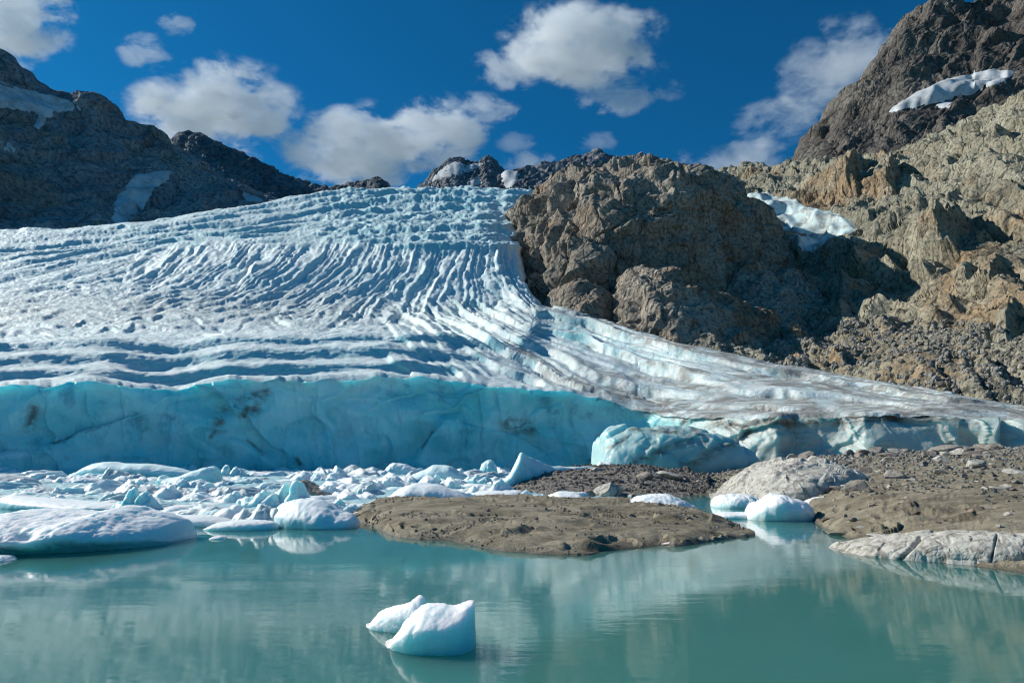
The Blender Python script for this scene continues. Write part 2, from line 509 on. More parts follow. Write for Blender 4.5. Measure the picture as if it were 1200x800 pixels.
def flow(lines):
    """smooth scalar whose level lines are the given sweeps: thin-plate spline on a lattice"""
    Pn = []; val = []
    for v_, pl in lines:
        pl = np.array(pl, float); n_ = np.hypot(*np.diff(pl, axis=0).T)
        t_ = np.concatenate([[0], np.cumsum(n_)]); m_ = max(4, int(t_[-1] / 28))
        tt = np.linspace(0, t_[-1], m_)
        Pn += [(np.interp(a_, t_, pl[:, 0]), np.interp(a_, t_, pl[:, 1]) * 2.0) for a_ in tt]; val += [v_] * m_
    Pn = np.array(Pn) / 100.0; val = np.array(val, float); n_ = len(Pn)
    ker = lambda r2: 0.5 * r2 * np.log(r2 + 1e-9)
    A = np.zeros((n_ + 3, n_ + 3)); A[:n_, :n_] = ker(((Pn[:, None] - Pn[None]) ** 2).sum(-1)) + 0.003 * np.eye(n_)
    A[:n_, n_] = 1; A[:n_, n_ + 1:] = Pn; A[n_:, :n_] = A[:n_, n_:].T
    c_ = np.linalg.solve(A, np.concatenate([val, [0, 0, 0]]))
    gu, gv = np.linspace(-220, 1420, 206), np.linspace(190, 640, 113)
    L_ = np.stack(np.meshgrid(gu, gv * 2.0), -1) / 100.0
    Z_ = c_[n_] + L_ @ c_[n_ + 1:]
    for k_ in range(n_): Z_ = Z_ + c_[k_] * ker(((L_ - Pn[k_]) ** 2).sum(-1))
    x_ = np.clip((U0 + 220) / 8, 0, 203.999); y_ = np.clip((V0 - 190) / (450 / 112), 0, 110.999)
    i_, j_ = x_.astype(int), y_.astype(int); fx, fy = x_ - i_, y_ - j_
    return (Z_[j_, i_] * (1 - fx) + Z_[j_, i_ + 1] * fx) * (1 - fy) + (Z_[j_ + 1, i_] * (1 - fx) + Z_[j_ + 1, i_ + 1] * fx) * fy

FA = flow([(0, [(-150, 284), (0, 272), (135, 261), (270, 249), (400, 227), (480, 221), (600, 222)]),
           (1, [(-150, 302), (0, 290), (169, 275), (270, 260), (400, 239), (480, 233), (600, 234)]),
           (2, [(-150, 318), (0, 306), (100, 292), (189, 279), (287, 272), (400, 253), (480, 246), (595, 248)]),
           (3, [(-150, 330), (0, 322), (60, 312), (149, 290), (220, 279), (300, 277), (400, 268), (480, 263), (590, 266)]),
           (4, [(-150, 342), (0, 338), (90, 324), (150, 305), (200, 289), (300, 284), (400, 284), (480, 282), (595, 284)]),
           (5, [(-150, 354), (0, 350), (100, 340), (170, 318), (215, 298), (320, 296), (400, 298), (480, 298), (600, 300)])])
FB = flow([(4, [(-150, 342), (0, 340), (90, 326), (150, 305), (185, 288)]), (5, [(-150, 352), (0, 348), (100, 338), (155, 322), (182, 303), (205, 286)]),
           (6, [(-150, 360), (0, 355), (110, 347), (185, 330), (220, 308), (245, 284)]), (7, [(-100, 367), (0, 362), (130, 354), (215, 338), (255, 312), (285, 284)]),
           (8, [(0, 370), (170, 360), (255, 343), (300, 315), (330, 284)]), (9, [(100, 374), (240, 364), (305, 345), (345, 318), (372, 284)]),
           (10, [(200, 380), (300, 368), (360, 340), (390, 315), (410, 284)]), (11, [(290, 384), (370, 362), (408, 335), (430, 312), (445, 284)]),
           (12, [(380, 384), (428, 352), (455, 322), (475, 284)]), (13, [(445, 384), (475, 345), (492, 318), (508, 284)]),
           (14, [(508, 384), (520, 340), (530, 315), (538, 284)]), (15, [(575, 384), (562, 340), (562, 315), (566, 284)]),
           (16, [(640, 384), (602, 340), (590, 315), (588, 284)]), (17, [(690, 390), (628, 345), (608, 318), (603, 284)])])
FT = flow([(0, [(600, 345), (660, 366), (717, 382), (800, 402), (900, 426), (1000, 447), (1200, 479), (1340, 495)]),
           (1, [(570, 352), (616, 380), (684, 397), (778, 421), (880, 442), (1000, 460), (1200, 486)]),
           (2, [(535, 352), (596, 386), (637, 404), (690, 428), (738, 446), (830, 462), (1000, 474), (1200, 490)]),
           (3, [(500, 350), (560, 386), (600, 408), (650, 438), (700, 460), (780, 478), (900, 487)]),
           (4, [(465, 355), (530, 394), (590, 424), (640, 446), (690, 463)]), (5, [(425, 357), (481, 390), (532, 423), (575, 448)]),
           (6, [(375, 362), (430, 398), (480, 428), (510, 446)])])
brow = np.interp(U0, [-150, 0, 90, 150, 205, 300, 380, 480, 600], [350, 345, 330, 307, 288, 284, 288, 292, 296]) + 13 * wq
left_ = sstep(650, 605, U0) * field
mA = sstep(6, -6, V0 - brow) * left_
mC = mA * sstep(330, 420, U0)
mB = sstep(-6, 6, V0 - brow) * sstep(398, 366, V0 + 0.10 * (380 - U0).clip(0)) * left_
mT = sstep(420, 520, U0) * sstep(346, 366, V0) * field * sstep(1.05, 1.8, RP) * sstep(430, 470, U0 + 1.2 * (440 - V0))
mD = mT * (1 - sstep(760, 860, U0))
mL = sstep(500, 400, U0) * sstep(352, 375, V0) * field * (1 - 0.85 * terr)
mE = sstep(680, 800, U0) * field
qa = FA * 1.45; qb = 5.0 + (FB - 4) * 2.6
pat = sstep(-0.28, 0.30, fbm(np.stack([U0 / 48, V0 / 30, 0 * U0], -1), 3, 73))            # worn smooth in places
qs = qb + 0.55 * fbm(np.stack([U0 / 26, V0 / 34, 0 * U0], -1), 3, 74) + 0.5 * np.sin(qb * 1.9) * 0.5
lump_f = ridged(np.stack([qb * 1.6, V0 / 9, 0 * U0], -1), 3, 75)
disp = mA * (7.5 * crev(qa, 1.0, 0.70, 3, 0.30) + 5.0 * crev(qa, 2.6, 0.6, 4, 0.4) + 2.6 * crev(qa, 0.43, 0.6, 5, 0.6))
disp += mC * 3.0 * crev(V0 + 7 * wq + 0.25 * U0, 9.5, 0.65, 8)
disp += mB * (6.0 * pat * crev(qs, 1.0, 0.55, 12, 0.5) + 7.0 * crev(qs, 3.7, 0.55, 13, 1.1) + (3.4 - 1.6 * pat) * crev(qs, 0.47, 0.55, 14, 0.9) + 1.0 * crev(V0 + 9 * wq, 13, 0.7, 15, 1.0) + 0.9 * lump_f)
disp += mD * (15.0 * crev(-FT + 10, 0.95, 0.07, 21, 0.22) + 6.0 * crev(-FT + 10, 0.37, 0.12, 22, 0.4) + 3.0 * fbm(np.stack([FT * 1.2, (U0 + V0) / 45, 0 * U0], -1), 3, 23))
disp += mL * (6.0 * crev(V0 + 0.04 * U0 + 9 * wq, 11, 0.88, 25, 0.8) + 2.0 * crev(V0 - 0.10 * U0 + 9 * wq, 5.5, 0.65, 27, 0.8) + 4.0 * fbm(np.stack([U0 / 60, V0 / 16, 0 * U0], -1), 3, 26))
disp += mE * mT * (9.0 * crev(-FT + 10, 1.05, 0.08, 31, 0.25) + 3.5 * crev(-FT + 10, 0.41, 0.14, 32, 0.4))
disp *= px
P3 = G.copy()
lump = ridged(P3 / np.array([9, 9, 9.0]), 4, 41)
lump2 = fbm(P3 / 3.5, 3, 43)
rough_amt = (0.38 + 0.62 * sstep(3, 9, RP) + 0.1 * mL + 0.25 * mC) * field
disp = disp + rough_amt * (0.7 * lump + 0.5 * lump2 + 0.5 * ridged(P3 / np.array([3.2, 4.5, 4.5]), 2, 46)) * np.clip(px / 0.5, 0.45, 1.4) * (1 - 0.6 * mE)
disp += mC * 3.5 * ridged(P3 / np.array([16, 22, 16.0]), 3, 49)
disp += field * 2.2 * fbm(P3 / 38, 3, 44) * (1 - 0.6 * terr)
# wavy terrace lips
lipw = fbm(np.stack([U0 / 70, RP * 0.8, 0 * U0], -1), 4, 47)
G2 = G + N * disp[..., None]
G2[..., 2] += terr * 2.1 * lipw * px * 4.0
G2[..., 2] += sstep(10.6, 11.6, RP) * (1 - sstep(12.6, 13.4, RP)) * sstep(300, 420, U0) * 5.5 * fbm(np.stack([U0 / 16, RP * 1.7, 0 * U0], -1), 4, 57)
lipr = np.exp(-((RP - 1.0) / 0.12) ** 2) * sstep(720, 820, U0)
G2[..., 2] += lipr * 1.6 * fbm(np.stack([U0 / 24, 0 * U0, 0 * U0 + 9], -1), 4, 49)
lip1 = np.exp(-((RP - 1.0) / 0.35) ** 2) * (1 - sstep(700, 800, U0))
G2[..., 2] += lip1 * (2.4 * fbm(np.stack([U0 / 45, 0 * U0, 0 * U0 + 3], -1), 5, 48))
# the cliff: scallops, a shallow bay, hanging flakes and cracks
fr = np.clip(RP, 0, 1)
sc1 = fbm(G / np.array([30, 30, 17.0]), 3, 51)
fc, ck = facets(G / np.array([17, 17, 11.0]) + 0.25 * sc1[..., None], 52, 0.55)
sc2 = fbm(G / 5.0, 4, 53)
def wstep(dr, per, sd_, drop=0.10):
    q = (G @ np.array(dr)) / per + 0.9 * sc1 + 0.15 * sc2
    k = np.floor(q); f_ = q - k
    a_ = np.clip(0.3 + 1.2 * vnoise(np.stack([G[..., 0] / 30, G[..., 2] / 18 + 3.1 * k, k * 5.7], -1), sd_), 0, 1.2)
    return a_ * (np.minimum(f_ / (1 - drop), (1 - f_) / drop) - 0.5)
wj = 1.35 * (3.4 * wstep((0.75, 0, 0.9), 21, 58) + 2.6 * wstep((-0.6, 0, 1.0), 13, 59) + 1.3 * wstep((1.0, 0, 0.25), 6, 60))
G2[..., 1] += face * (8.0 * (1 - fr) ** 2 - 1.5 * sstep(0.75, 0.97, fr)) * (1 - sstep(700, 800, U0))
G2[..., 1] += face * (5.6 * sc1 + 1.6 * fc + 0.5 * sc2 + wj + 3.0 * np.sin(np.clip(fr, 0, 1) * PI) * (0.8 + 0.5 * sc1))
U1, V1 = proj(G2)
for pl in ([(52, 514), (62, 520), (100, 504), (148, 489)], [(62, 520), (72, 527), (80, 538)], [(280, 514), (308, 530), (332, 551)], [(494, 526), (502, 512), (512, 500)],
           [(380, 480), (395, 505), (390, 530)], [(160, 500), (175, 530), (170, 548)], [(560, 500), (600, 508), (640, 530)]):
    for a_, b_ in zip(pl[:-1], pl[1:]):
        G2[..., 1] += face * 1.1 * np.exp(-((seg_dist(U1, V1, a_, b_) + 1.2 * np.abs(sc2)) / 1.3) ** 2)
        dd_ = (U1 - a_[0]) * (b_[1] - a_[1]) - (V1 - a_[1]) * (b_[0] - a_[0])
        G2[..., 1] += face * 1.0 * np.sign(dd_) * np.exp(-(seg_dist(U1, V1, a_, b_) / 16) ** 2) * np.minimum(1, np.abs(dd_) / 60)
# the right-hand cliff is cut into buttresses with shaded re-entrants between them
mR = sstep(760, 850, U1) * (1 - sstep(1.0, 1.6, RP))
bw = np.interp(U1 + 9 * fbm(G / 9, 3, 56), [760, 870, 905, 935, 985, 1010, 1060, 1125, 1145, 1165, 1182, 1197, 1340],
               [0, -1, -2.5, 1.5, 1, -1.5, 2, 3, 3, -1, 2.5, -1, 0]) + 1.5 * fbm(G / 14, 3, 55)
G2[..., 1] += mR * bw
G2 = np.where((RP < 1.0)[..., None], G2 + face[..., None] * 0, G2)
N2 = gnormals(G2)
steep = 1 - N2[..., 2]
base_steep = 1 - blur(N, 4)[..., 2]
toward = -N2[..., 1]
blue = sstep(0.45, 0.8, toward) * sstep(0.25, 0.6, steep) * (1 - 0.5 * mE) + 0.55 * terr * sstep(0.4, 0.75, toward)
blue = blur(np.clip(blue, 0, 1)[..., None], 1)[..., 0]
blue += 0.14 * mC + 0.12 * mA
U1, V1 = proj(G2)
edge = np.interp(U1, [600, 650, 700, 800, 900, 1000, 1100, 1200], [350, 365, 378, 402, 425, 446, 459, 478])
dirt = 0.9 * sstep(640, 760, U1) * sstep(0, 1, 1 - np.abs(V1 - 484 + 4 * wq) / 16) + 0.35 * sstep(700, 900, U1)
dirt += 0.7 * sstep(600, 660, U1) * sstep(26, 0, np.abs(V1 - edge))
dirt += 0.35 * sstep(395, 365, V1) * sstep(335, 350, V1) * (1 - sstep(350, 520, U1)) + 0.25 * sstep(400, 365, V1) * sstep(345, 360, V1)
band = fbm(np.stack([FT * 2.6 + 0.4 * wq, U0 / 170, 0 * U0], -1), 4, 71)
dirt = np.clip(dirt * 0.6 + mT * sstep(580, 760, U0) * sstep(0.04, 0.30, band), 0, 1)
bnd = 0 * U1
for pl, w_ in (([(640, 438), (700, 460), (770, 478), (850, 487)], 5), ([(820, 468), (900, 467), (1000, 475), (1100, 481)], 4.5), ([(700, 450), (760, 468), (830, 477)], 4), ([(880, 478), (960, 484), (1060, 486)], 4),
               ([(990, 460), (1100, 473), (1200, 486)], 2.5), ([(760, 395), (900, 429), (1000, 450), (1200, 481)], 3), ([(596, 402), (650, 434), (690, 450)], 3), ([(740, 440), (800, 452), (870, 456)], 2.5), ([(690, 405), (760, 424), (830, 438)], 2)):
    for a_, b_ in zip(pl[:-1], pl[1:]):
        bnd = np.maximum(bnd, np.exp(-((seg_dist(U1, V1, a_, b_) + 2.5 * wq) / (1.35 * w_)) ** 2))
dirt = np.clip(dirt + 1.0 * bnd * sstep(-0.35, 0.1, fbm(np.stack([U1 / 50, V1 / 12, 0 * U1], -1), 3, 72)), 0, 1)
# dirt bands set in the cliff: along the dark fold at (250..312, 460..510), and the buttresses at right
wd = 0 * U1
for a, b, w in [((312, 459), (270, 474), 5), ((304, 468), (298, 480), 7), ((262, 480), (256, 500), 7), ((256, 500), (247, 511), 3),
                ((290, 478), (284, 490), 5), ((290, 515), (308, 532), 2), ((345, 533), (352, 544), 2.5), ((495, 524), (508, 504), 1.5),
                ((60, 520), (130, 496), 1.2), ((60, 520), (80, 537), 1.5), ((595, 497), (620, 502), 9), ((40, 480), (35, 500), 7),
                ((830, 505), (790, 545), 6), ((880, 482), (810, 520), 9), ((940, 480), (850, 520), 5), ((870, 500), (990, 486), 7), ((1000, 490), (1130, 488), 4),
                ((700, 466), (800, 492), 6), ((900, 488), (1000, 492), 6)]:
    wd = np.maximum(wd, np.exp(-(seg_dist(U1, V1, a, b) / w) ** 2))
wd = np.clip(wd + 0.55 * sstep(760, 860, U1) * (sstep(506, 488, V1) + 0.6 * sstep(0.0, 0.3, fbm(np.stack([U1 / 40 + V1 / 20, V1 / 5, 0 * U1], -1), 3, 91))), 0, 1)
pale = np.clip(0.95 * sstep(740, 860, U1), 0, 1)
glacier = tag(empty('glacier', tuple(pt(500, 552, 200))), 'blue and white glacier flowing down to a sheer ice cliff', 'glacier')
ini = Matrix.Translation(glacier.location).inverted()
cut = NSEG[0]
rows = np.arange(G2.shape[0] - 1)[:, None] + np.zeros(G2.shape[1] - 1, int)[None]
off = np.array(glacier.location)
fieldo = grid_obj('ice_field', G2 - off, M['ice'], glacier, True, {'blue': blue, 'dirt': dirt}, keep=rows >= cut)
cliffo = grid_obj('ice_cliff', G2 - off, M['wall'], glacier, True, {'dirt': wd, 'pale': pale}, keep=rows < cut)
cliffo['label'] = 'sheer shaded blue front wall'


# ------------------------------------------------------------------ rock masses
STORE = {}
def massif(name, ctrl, nseg, ncol, mat, big, mid, fine, seed, label, kind='structure', cat='mountain', aniso=(1, 1, 0.55), wedge=(12, 4), smooth=False, extra=None, relief=0.4, slabs=(), bed=0.45, sets=((0.92, 0.30, -0.22), (0.25, 0.12, 0.95), (-0.62, 0.55, 0.50))):
    P, r = net(ctrl, nseg, ncol)
    Nn = blur(gnormals(P), 6)
    an = np.array(aniso)
    ca, sa = math.cos(bed), math.sin(bed)
    Q = P @ np.array([[ca, 0, -sa], [0, 1, 0], [sa, 0, ca]]) * an      # beds dip to one side
    w = fbm(P / (big * 3), 3, seed + 5)
    d = big * relief * ridged(Q / (big * 3.6), 3, seed)
    Pa = P * np.array([1, min(1, an[1] + 0.1), 1])
    wz = fbm(Pa / (mid * 5), 3, seed + 21)
    def joints(dr, per, sd_, warp=0.5, drop=0.2):
        q = (P @ np.array(dr)) / per + warp * wz + 0.7 * w
        k = np.floor(q); f_ = q - k
        amp = np.clip(0.55 + 0.9 * vnoise(np.stack([Pa[..., 0] / (per * 2.6), Pa[..., 2] / (per * 2.6) + 5.3 * k, k * 7.7], -1), sd_), 0, 1.3)
        return amp * (np.minimum(f_ / (1 - drop), (1 - f_) / drop) - 0.5)
    (j1, j2, j3) = sets
    for (a_, per_, dr_, k_) in slabs: d = d + a_ * joints(dr_, per_, seed + 50 + k_, 0.35, 0.10)
    br = sstep(-0.25, 0.35, fbm(P / (big * 2.2), 3, seed + 11))          # broken ground against smooth slabs
    d = d + 1.5 * mid * joints(j1, mid * 7, seed + 31) + 1.3 * mid * joints(j2, mid * 6, seed + 32) + mid * joints(j3, mid * 4.3, seed + 33)
    d = d + (0.22 + 0.78 * br) * (1.1 * fine * joints(j1, fine * 5.2, seed + 34, 0.8) + 1.0 * fine * joints(j2, fine * 4.4, seed + 35, 0.8) + 0.8 * fine * joints(j3, fine * 3.1, seed + 36, 1.0))
    f1, c1 = facets(Q / (mid * 3.0) + 0.6 * w[..., None], seed + 1)
    d = d + 0.35 * br * mid * f1 + fine * (0.18 + 0.3 * br) * ridged(Pa / (fine * 1.5), 3, seed + 3)
    if extra is not None: d = d + extra(P)
    P2 = P + Nn * d[..., None]
    o = grid_obj(name, P2, mat, None, smooth)
    tag(o, label, cat, None, kind)
    STORE[id(P2)] = (P2, P, d)
    return o, P2, P, Nn


def patch(name, P2, Nn, poly, mat, lift, label, cat='snow patch', group=None, seed=0, soft=3):
    """old snow lying on a rock face: the rock's own surface smoothed, lifted, its rim sunk into the rock"""
    U, V = proj(P2)
    wob = fbm(np.stack([U / 9, V / 9, 0 * U + seed], -1), 3, 61 + seed) * 5
    U_, V_ = U + wob, V + 0.6 * np.roll(wob, 7, 1)
    ins = np.zeros(U.shape, bool)
    n = len(poly)
    for k in range(n):
        (x1, y1), (x2, y2) = poly[k], poly[(k + 1) % n]
        c = ((y1 > V_) != (y2 > V_)) & (U_ < (x2 - x1) * (V_ - y1) / (y2 - y1 + 1e-9) + x1)
        ins ^= c
    _, Pb_, db_ = STORE[id(P2)]
    S = Pb_ + Nn * blur(db_[..., None], 7)
    inner = blur(ins.astype(float)[..., None], 14)[..., 0]
    Q = S + Nn * (lift * 0.7 * (2.0 * inner - 0.75))[..., None] + Nn * (lift * 0.12 * fbm(P2 / (lift * 3), 3, 67))[..., None]
    iv = ins | np.roll(ins, 1, 0) | np.roll(ins, -1, 0) | np.roll(ins, 1, 1) | np.roll(ins, -1, 1)
    keep = iv[:-1, :-1] & iv[1:, :-1] & iv[:-1, 1:] & iv[1:, 1:]
    if not keep.any(): return None
    left = {tuple(x) for x in np.argwhere(keep)}; best = set()            # only the one connected sheet
    while left:
        st = [left.pop()]; isl_ = set(st)
        while st:
            i, j = st.pop()
            for q in ((i + 1, j), (i - 1, j), (i, j + 1), (i, j - 1)):
                if q in left: left.discard(q); isl_.add(q); st.append(q)
        if len(isl_) > len(best): best = isl_
    keep = np.zeros_like(keep); keep[tuple(np.array(sorted(best)).T)] = True
    o = grid_obj(name, Q, mat, None, True, {'blue': 0 * U + 0.2, 'dirt': 0.25 + 0.75 * sstep(-.2, .2, fbm(P2 / 20, 3, 68))}, keep)
    return tag(o, label, cat, group)


def skyline_net(sil, D, base_v, thick, lean, n_mid=3, foot=0.62):
    """rows from foot to crest and over the back, below a traced skyline"""
    rows_ = []
    for k in range(n_mid + 2):
        f = k / (n_mid + 1)
        rows_.append([(u, base_v(u) + (v - base_v(u)) * f, (D(u) if callable(D) else D) * (foot + (1 - foot) * f ** 0.85)) for u, v in sil])
    d = lambda u: (D(u) if callable(D) else D)
    rows_.append([(u, v + 8, d(u) * 1.05) for u, v in sil])
    rows_.append([(u, v + 60, d(u) * 1.25) for u, v in sil])
    return rows_


# knob beside the icefall: the arete runs from upper right to lower left, left of it is sunlit
K = [
    [(585, 400, 640), (612, 410, 520), (640, 415, 470), (668, 420, 440), (730, 430, 448), (830, 440, 490), (920, 430, 550), (1000, 410, 660)],
    [(588, 330, 660), (608, 338, 560), (640, 345, 505), (672, 352, 468), (740, 360, 475), (835, 350, 520), (910, 338, 580), (980, 334, 680)],
    [(590, 285, 690), (602, 292, 610), (645, 290, 540), (700, 288, 486), (770, 288, 500), (842, 290, 542), (902, 292, 600), (960, 304, 700)],
    [(598, 262, 720), (605, 262, 650), (650, 246, 585), (735, 238, 508), (790, 232, 518), (842, 238, 558), (892, 264, 615), (945, 296, 710)],
    [(625, 240, 780), (630, 236, 690), (662, 217, 640), (740, 206, 560), (795, 204, 556), (842, 214, 592), (882, 242, 640), (930, 290, 730)],
    [(640, 240, 820), (645, 232, 740), (680, 206, 700), (745, 200, 640), (800, 203, 625), (842, 217, 650), (878, 244, 690), (925, 290, 770)],
    [(640, 290, 900), (650, 270, 860), (690, 240, 820), (745, 235, 760), (800, 235, 740), (855, 245, 760), (900, 270, 790), (950, 300, 850)],
]
knob, KP, _, KN = massif('rock_outcrop', K, [66, 78, 66, 50, 14, 8], 500, M['knob'], 13, 9.0, 4.2, 100,
                         'huge rounded grey brown rock knob with sunlit left flank between icefall and right slope', 'thing', 'rock outcrop', (1, 0.7, 0.24), slabs=((9, 46, (0.93, 0.25, -0.15), 0), (8, 52, (0.15, 0.1, 0.97), 1), (5, 24, (0.85, -0.3, 0.1), 2)))

S = [
    [(800, 440, 320), (860, 450, 300), (930, 465, 285), (1000, 480, 265), (1080, 490, 245), (1150, 500, 230), (1220, 510, 218), (1340, 520, 205)],
    [(800, 396, 450), (870, 402, 440), (940, 410, 415), (1000, 415, 380), (1080, 418, 335), (1150, 425, 305), (1220, 432, 280), (1340, 440, 262)],
    [(808, 345, 620), (875, 345, 600), (945, 350, 560), (1010, 350, 510), (1080, 350, 460), (1150, 350, 400), (1225, 355, 365), (1340, 360, 340)],
    [(815, 296, 740), (885, 294, 715), (950, 288, 670), (1010, 280, 610), (1080, 278, 535), (1150, 275, 490), (1225, 275, 445), (1340, 270, 415)],
    [(820, 256, 830), (890, 250, 790), (950, 242, 745), (1010, 232, 700), (1080, 226, 645), (1150, 215, 590), (1225, 198, 545), (1340, 180, 510)],
    [(826, 204, 1040), (875, 199, 1010), (940, 194, 970), (1005, 190, 920), (1065, 182, 850), (1130, 152, 770), (1210, 114, 700), (1340, 60, 650)],
    [(826, 212, 1120), (875, 207, 1090), (940, 204, 1050), (1005, 200, 1000), (1065, 192, 930), (1130, 162, 840), (1210, 124, 770), (1340, 70, 720)],
    [(826, 260, 1250), (875, 260, 1220), (940, 260, 1180), (1005, 250, 1130), (1065, 240, 1060), (1130, 220, 960), (1210, 190, 880), (1340, 150, 820)],
]
def buttress(P):
    U, V = proj(P)
    d = 0; wob_ = fbm(np.stack([U / 22, V / 22, 0 * U], -1), 4, 93)
    for (u, v, r, h) in [(985, 215, 34, 22), (1100, 290, 42, 26), (1060, 255, 30, 10), (1150, 330, 28, 10), (1000, 310, 34, 12), (930, 300, 30, 10), (1170, 390, 30, 8), (1030, 215, 26, 18), (905, 340, 26, 10), (975, 365, 34, 10), (1090, 330, 24, 9)]:
        x_ = (U - u + 0.35 * (V - v) + 9 * wob_) / r; y_ = (V - v + 7 * wob_) / (r * 0.6)
        d = d + 1.2 * h * np.clip((x_ + 1.2) / 1.7, 0, 1) * np.clip((0.85 - x_) / 0.3, 0, 1) * np.clip((1 - np.abs(y_)) * 2.0, 0, 1)
    return d
slope, SP, _, SN = massif('mountain', S, [62, 66, 66, 58, 66, 10, 6], 640, M['slope'], 13, 8.0, 3.2, 200,
                          'pale tan rocky mountainside with boulders and ledges right of the rock knob', aniso=(0.8, 0.42, 0.75), extra=buttress, slabs=((15, 62, (0.45, 0.06, 0.88), 0), (10, 38, (0.90, -0.15, 0.2), 1), (7, 27, (-0.35, 0.1, 0.9), 2)), bed=0.75, sets=((0.80, 0.10, -0.55), (0.50, 0.08, 0.85), (0.95, -0.22, 0.15)))

sil = [(915, 205), (935, 192), (950, 166), (968, 142), (985, 124), (1000, 106), (1020, 84), (1045, 55), (1062, 28), (1085, 17), (1110, 9), (1140, 8), (1152, -2), (1180, -14), (1240, -50), (1340, -100)]
peakr, RPk, _, RN = massif('mountain', skyline_net(sil, lambda u: 1500 - 0.5 * (u - 915), lambda u: 230 - 0.12 * (u - 915), 0, 0, 3, 0.74), [45, 45, 45, 45, 8, 5], 430, M['peak'], 42, 18, 7, 300,
                           'steep dark brown craggy peak rising out of frame at upper right', aniso=(1, 1, 0.6))
patch('snow_patch', RPk, RN, [(1036, 134), (1068, 112), (1110, 93), (1160, 82), (1192, 84), (1180, 95), (1140, 108), (1100, 120)], M['snow'], 7, 'large grey white snow slab lying under the dark right peak')
patch('snow_patch', RPk, RN, [(1092, 124), (1120, 120), (1124, 124), (1105, 128)], M['snow'], 5, 'small white snow sliver just below the big snow slab on the right peak', seed=3)
patch('ice_patch', SP, SN, [(868, 224), (915, 230), (945, 243), (985, 252), (1006, 268), (990, 281), (968, 287), (950, 296), (915, 290), (880, 262)], M['ice'], 5,
      'tongue of blue grey ice lying in the gully behind the rock knob', 'ice patch', seed=5)

sil = [(-160, -20), (-60, 30), (0, 71), (20, 84), (45, 101), (70, 115), (90, 119), (108, 117), (120, 128), (150, 151), (180, 163), (200, 176), (225, 193), (260, 212), (300, 230), (340, 246), (380, 262)]
ml, LP_, _, LN = massif('mountain', skyline_net(sil, lambda u: 1250 + 1.0 * u, lambda u: 300 - 0.08 * u, 0, 0, 3, 0.66), [50, 50, 50, 50, 8, 5], 470, M['leftrock'], 40, 16, 6, 400,
                        'dark blue grey rock mountain in shade on the left above the glacier', aniso=(1, 1, 0.55))
patch('snow_patch', LP_, LN, [(-20, 88), (0, 97), (30, 104), (45, 108), (80, 118), (95, 128), (70, 132), (55, 140), (44, 155), (38, 150), (45, 135), (20, 128), (-20, 122)], M['snow'], 6, 'broad white snowfield high on the left mountain shoulder', seed=7)
patch('snow_patch', LP_, LN, [(158, 205), (205, 199), (195, 212), (178, 225), (168, 245), (150, 264), (130, 264), (135, 235)], M['snow'], 5, 'long grey snow gully running down the left mountain to the ice', seed=8)
patch('snow_patch', LP_, LN, [(6, 166), (20, 173), (16, 180), (6, 176)], M['snow'], 5, 'tiny bright snow spot low on the far left mountain', seed=9)
patch('snow_patch', LP_, LN, [(44, 174), (60, 178), (58, 182), (44, 178)], M['snow'], 5, 'tiny snow sliver beside the bright spot on the left mountain', seed=10)
patch('snow_patch', LP_, LN, [(282, 226), (300, 230), (312, 237), (292, 239)], M['snow'], 5, 'small snow patch where the left mountain ridge meets the ice', seed=11)

sil = [(150, 215), (180, 190), (200, 172), (214, 158), (228, 157), (242, 163), (260, 171), (285, 183), (310, 196), (340, 211), (370, 219), (400, 224), (430, 236)]
massif('mountain', skyline_net(sil, 2300, lambda u: 290, 0, 0, 2, 0.7), [40, 40, 40, 8, 5], 330, M['farrock'], 30, 9, 6, 500, 'dark pointed ridge behind the left mountain falling to the glacier skyline')
sil = [(370, 232), (392, 222), (410, 216), (425, 214), (440, 210), (448, 212), (458, 222), (480, 235)]
massif('mountain', skyline_net(sil, 2800, lambda u: 290, 0, 0, 2, 0.7), [20, 20, 20, 8, 5], 130, M['farrock'], 20, 8, 6, 520, 'low dark rock hump peeping over the glacier skyline at left centre')
sil = [(480, 232), (497, 214), (510, 201), (524, 190), (535, 185), (548, 190), (560, 191), (572, 184), (585, 195), (595, 207), (605, 222)]
mc, CP, _, CN = massif('mountain', skyline_net(sil, 2600, lambda u: 290, 0, 0, 2, 0.7), [30, 30, 40, 8, 5], 190, M['farrock'], 12, 6, 5, 540, 'small snow streaked peak above the centre of the glacier skyline')
patch('snow_patch', CP, CN, [(503, 213), (518, 200), (530, 190), (545, 193), (570, 190), (560, 197), (545, 203), (525, 207)], M['snow'], 5, 'white snow cap on the small central peak', seed=12)
patch('snow_patch', CP, CN, [(548, 214), (560, 205), (565, 216), (552, 220)], M['snow'], 5, 'small snow wedge low on the central peak', seed=13)
sil = [(585, 212), (598, 203), (612, 200), (640, 195), (665, 190), (690, 182), (702, 178), (716, 184), (724, 188), (745, 188), (765, 194), (785, 203), (820, 220), (850, 235)]
mr, MP, _, MN = massif('mountain', skyline_net(sil, 2100, lambda u: 290, 0, 0, 2, 0.7), [30, 30, 40, 8, 5], 300, M['farrock'], 26, 11, 7, 560, 'dark flat topped ridge behind the rock knob')
patch('snow_patch', MP, MN, [(722, 188), (730, 189), (728, 206), (722, 206)], M['snow'], 8, 'narrow snow couloir in the dark ridge behind the knob', seed=14)
patch('snow_patch', MP, MN, [(586, 200), (610, 200), (604, 214), (598, 222), (590, 218)], M['snow'], 8, 'pale snow saddle between the central peak and the dark ridge', seed=15)

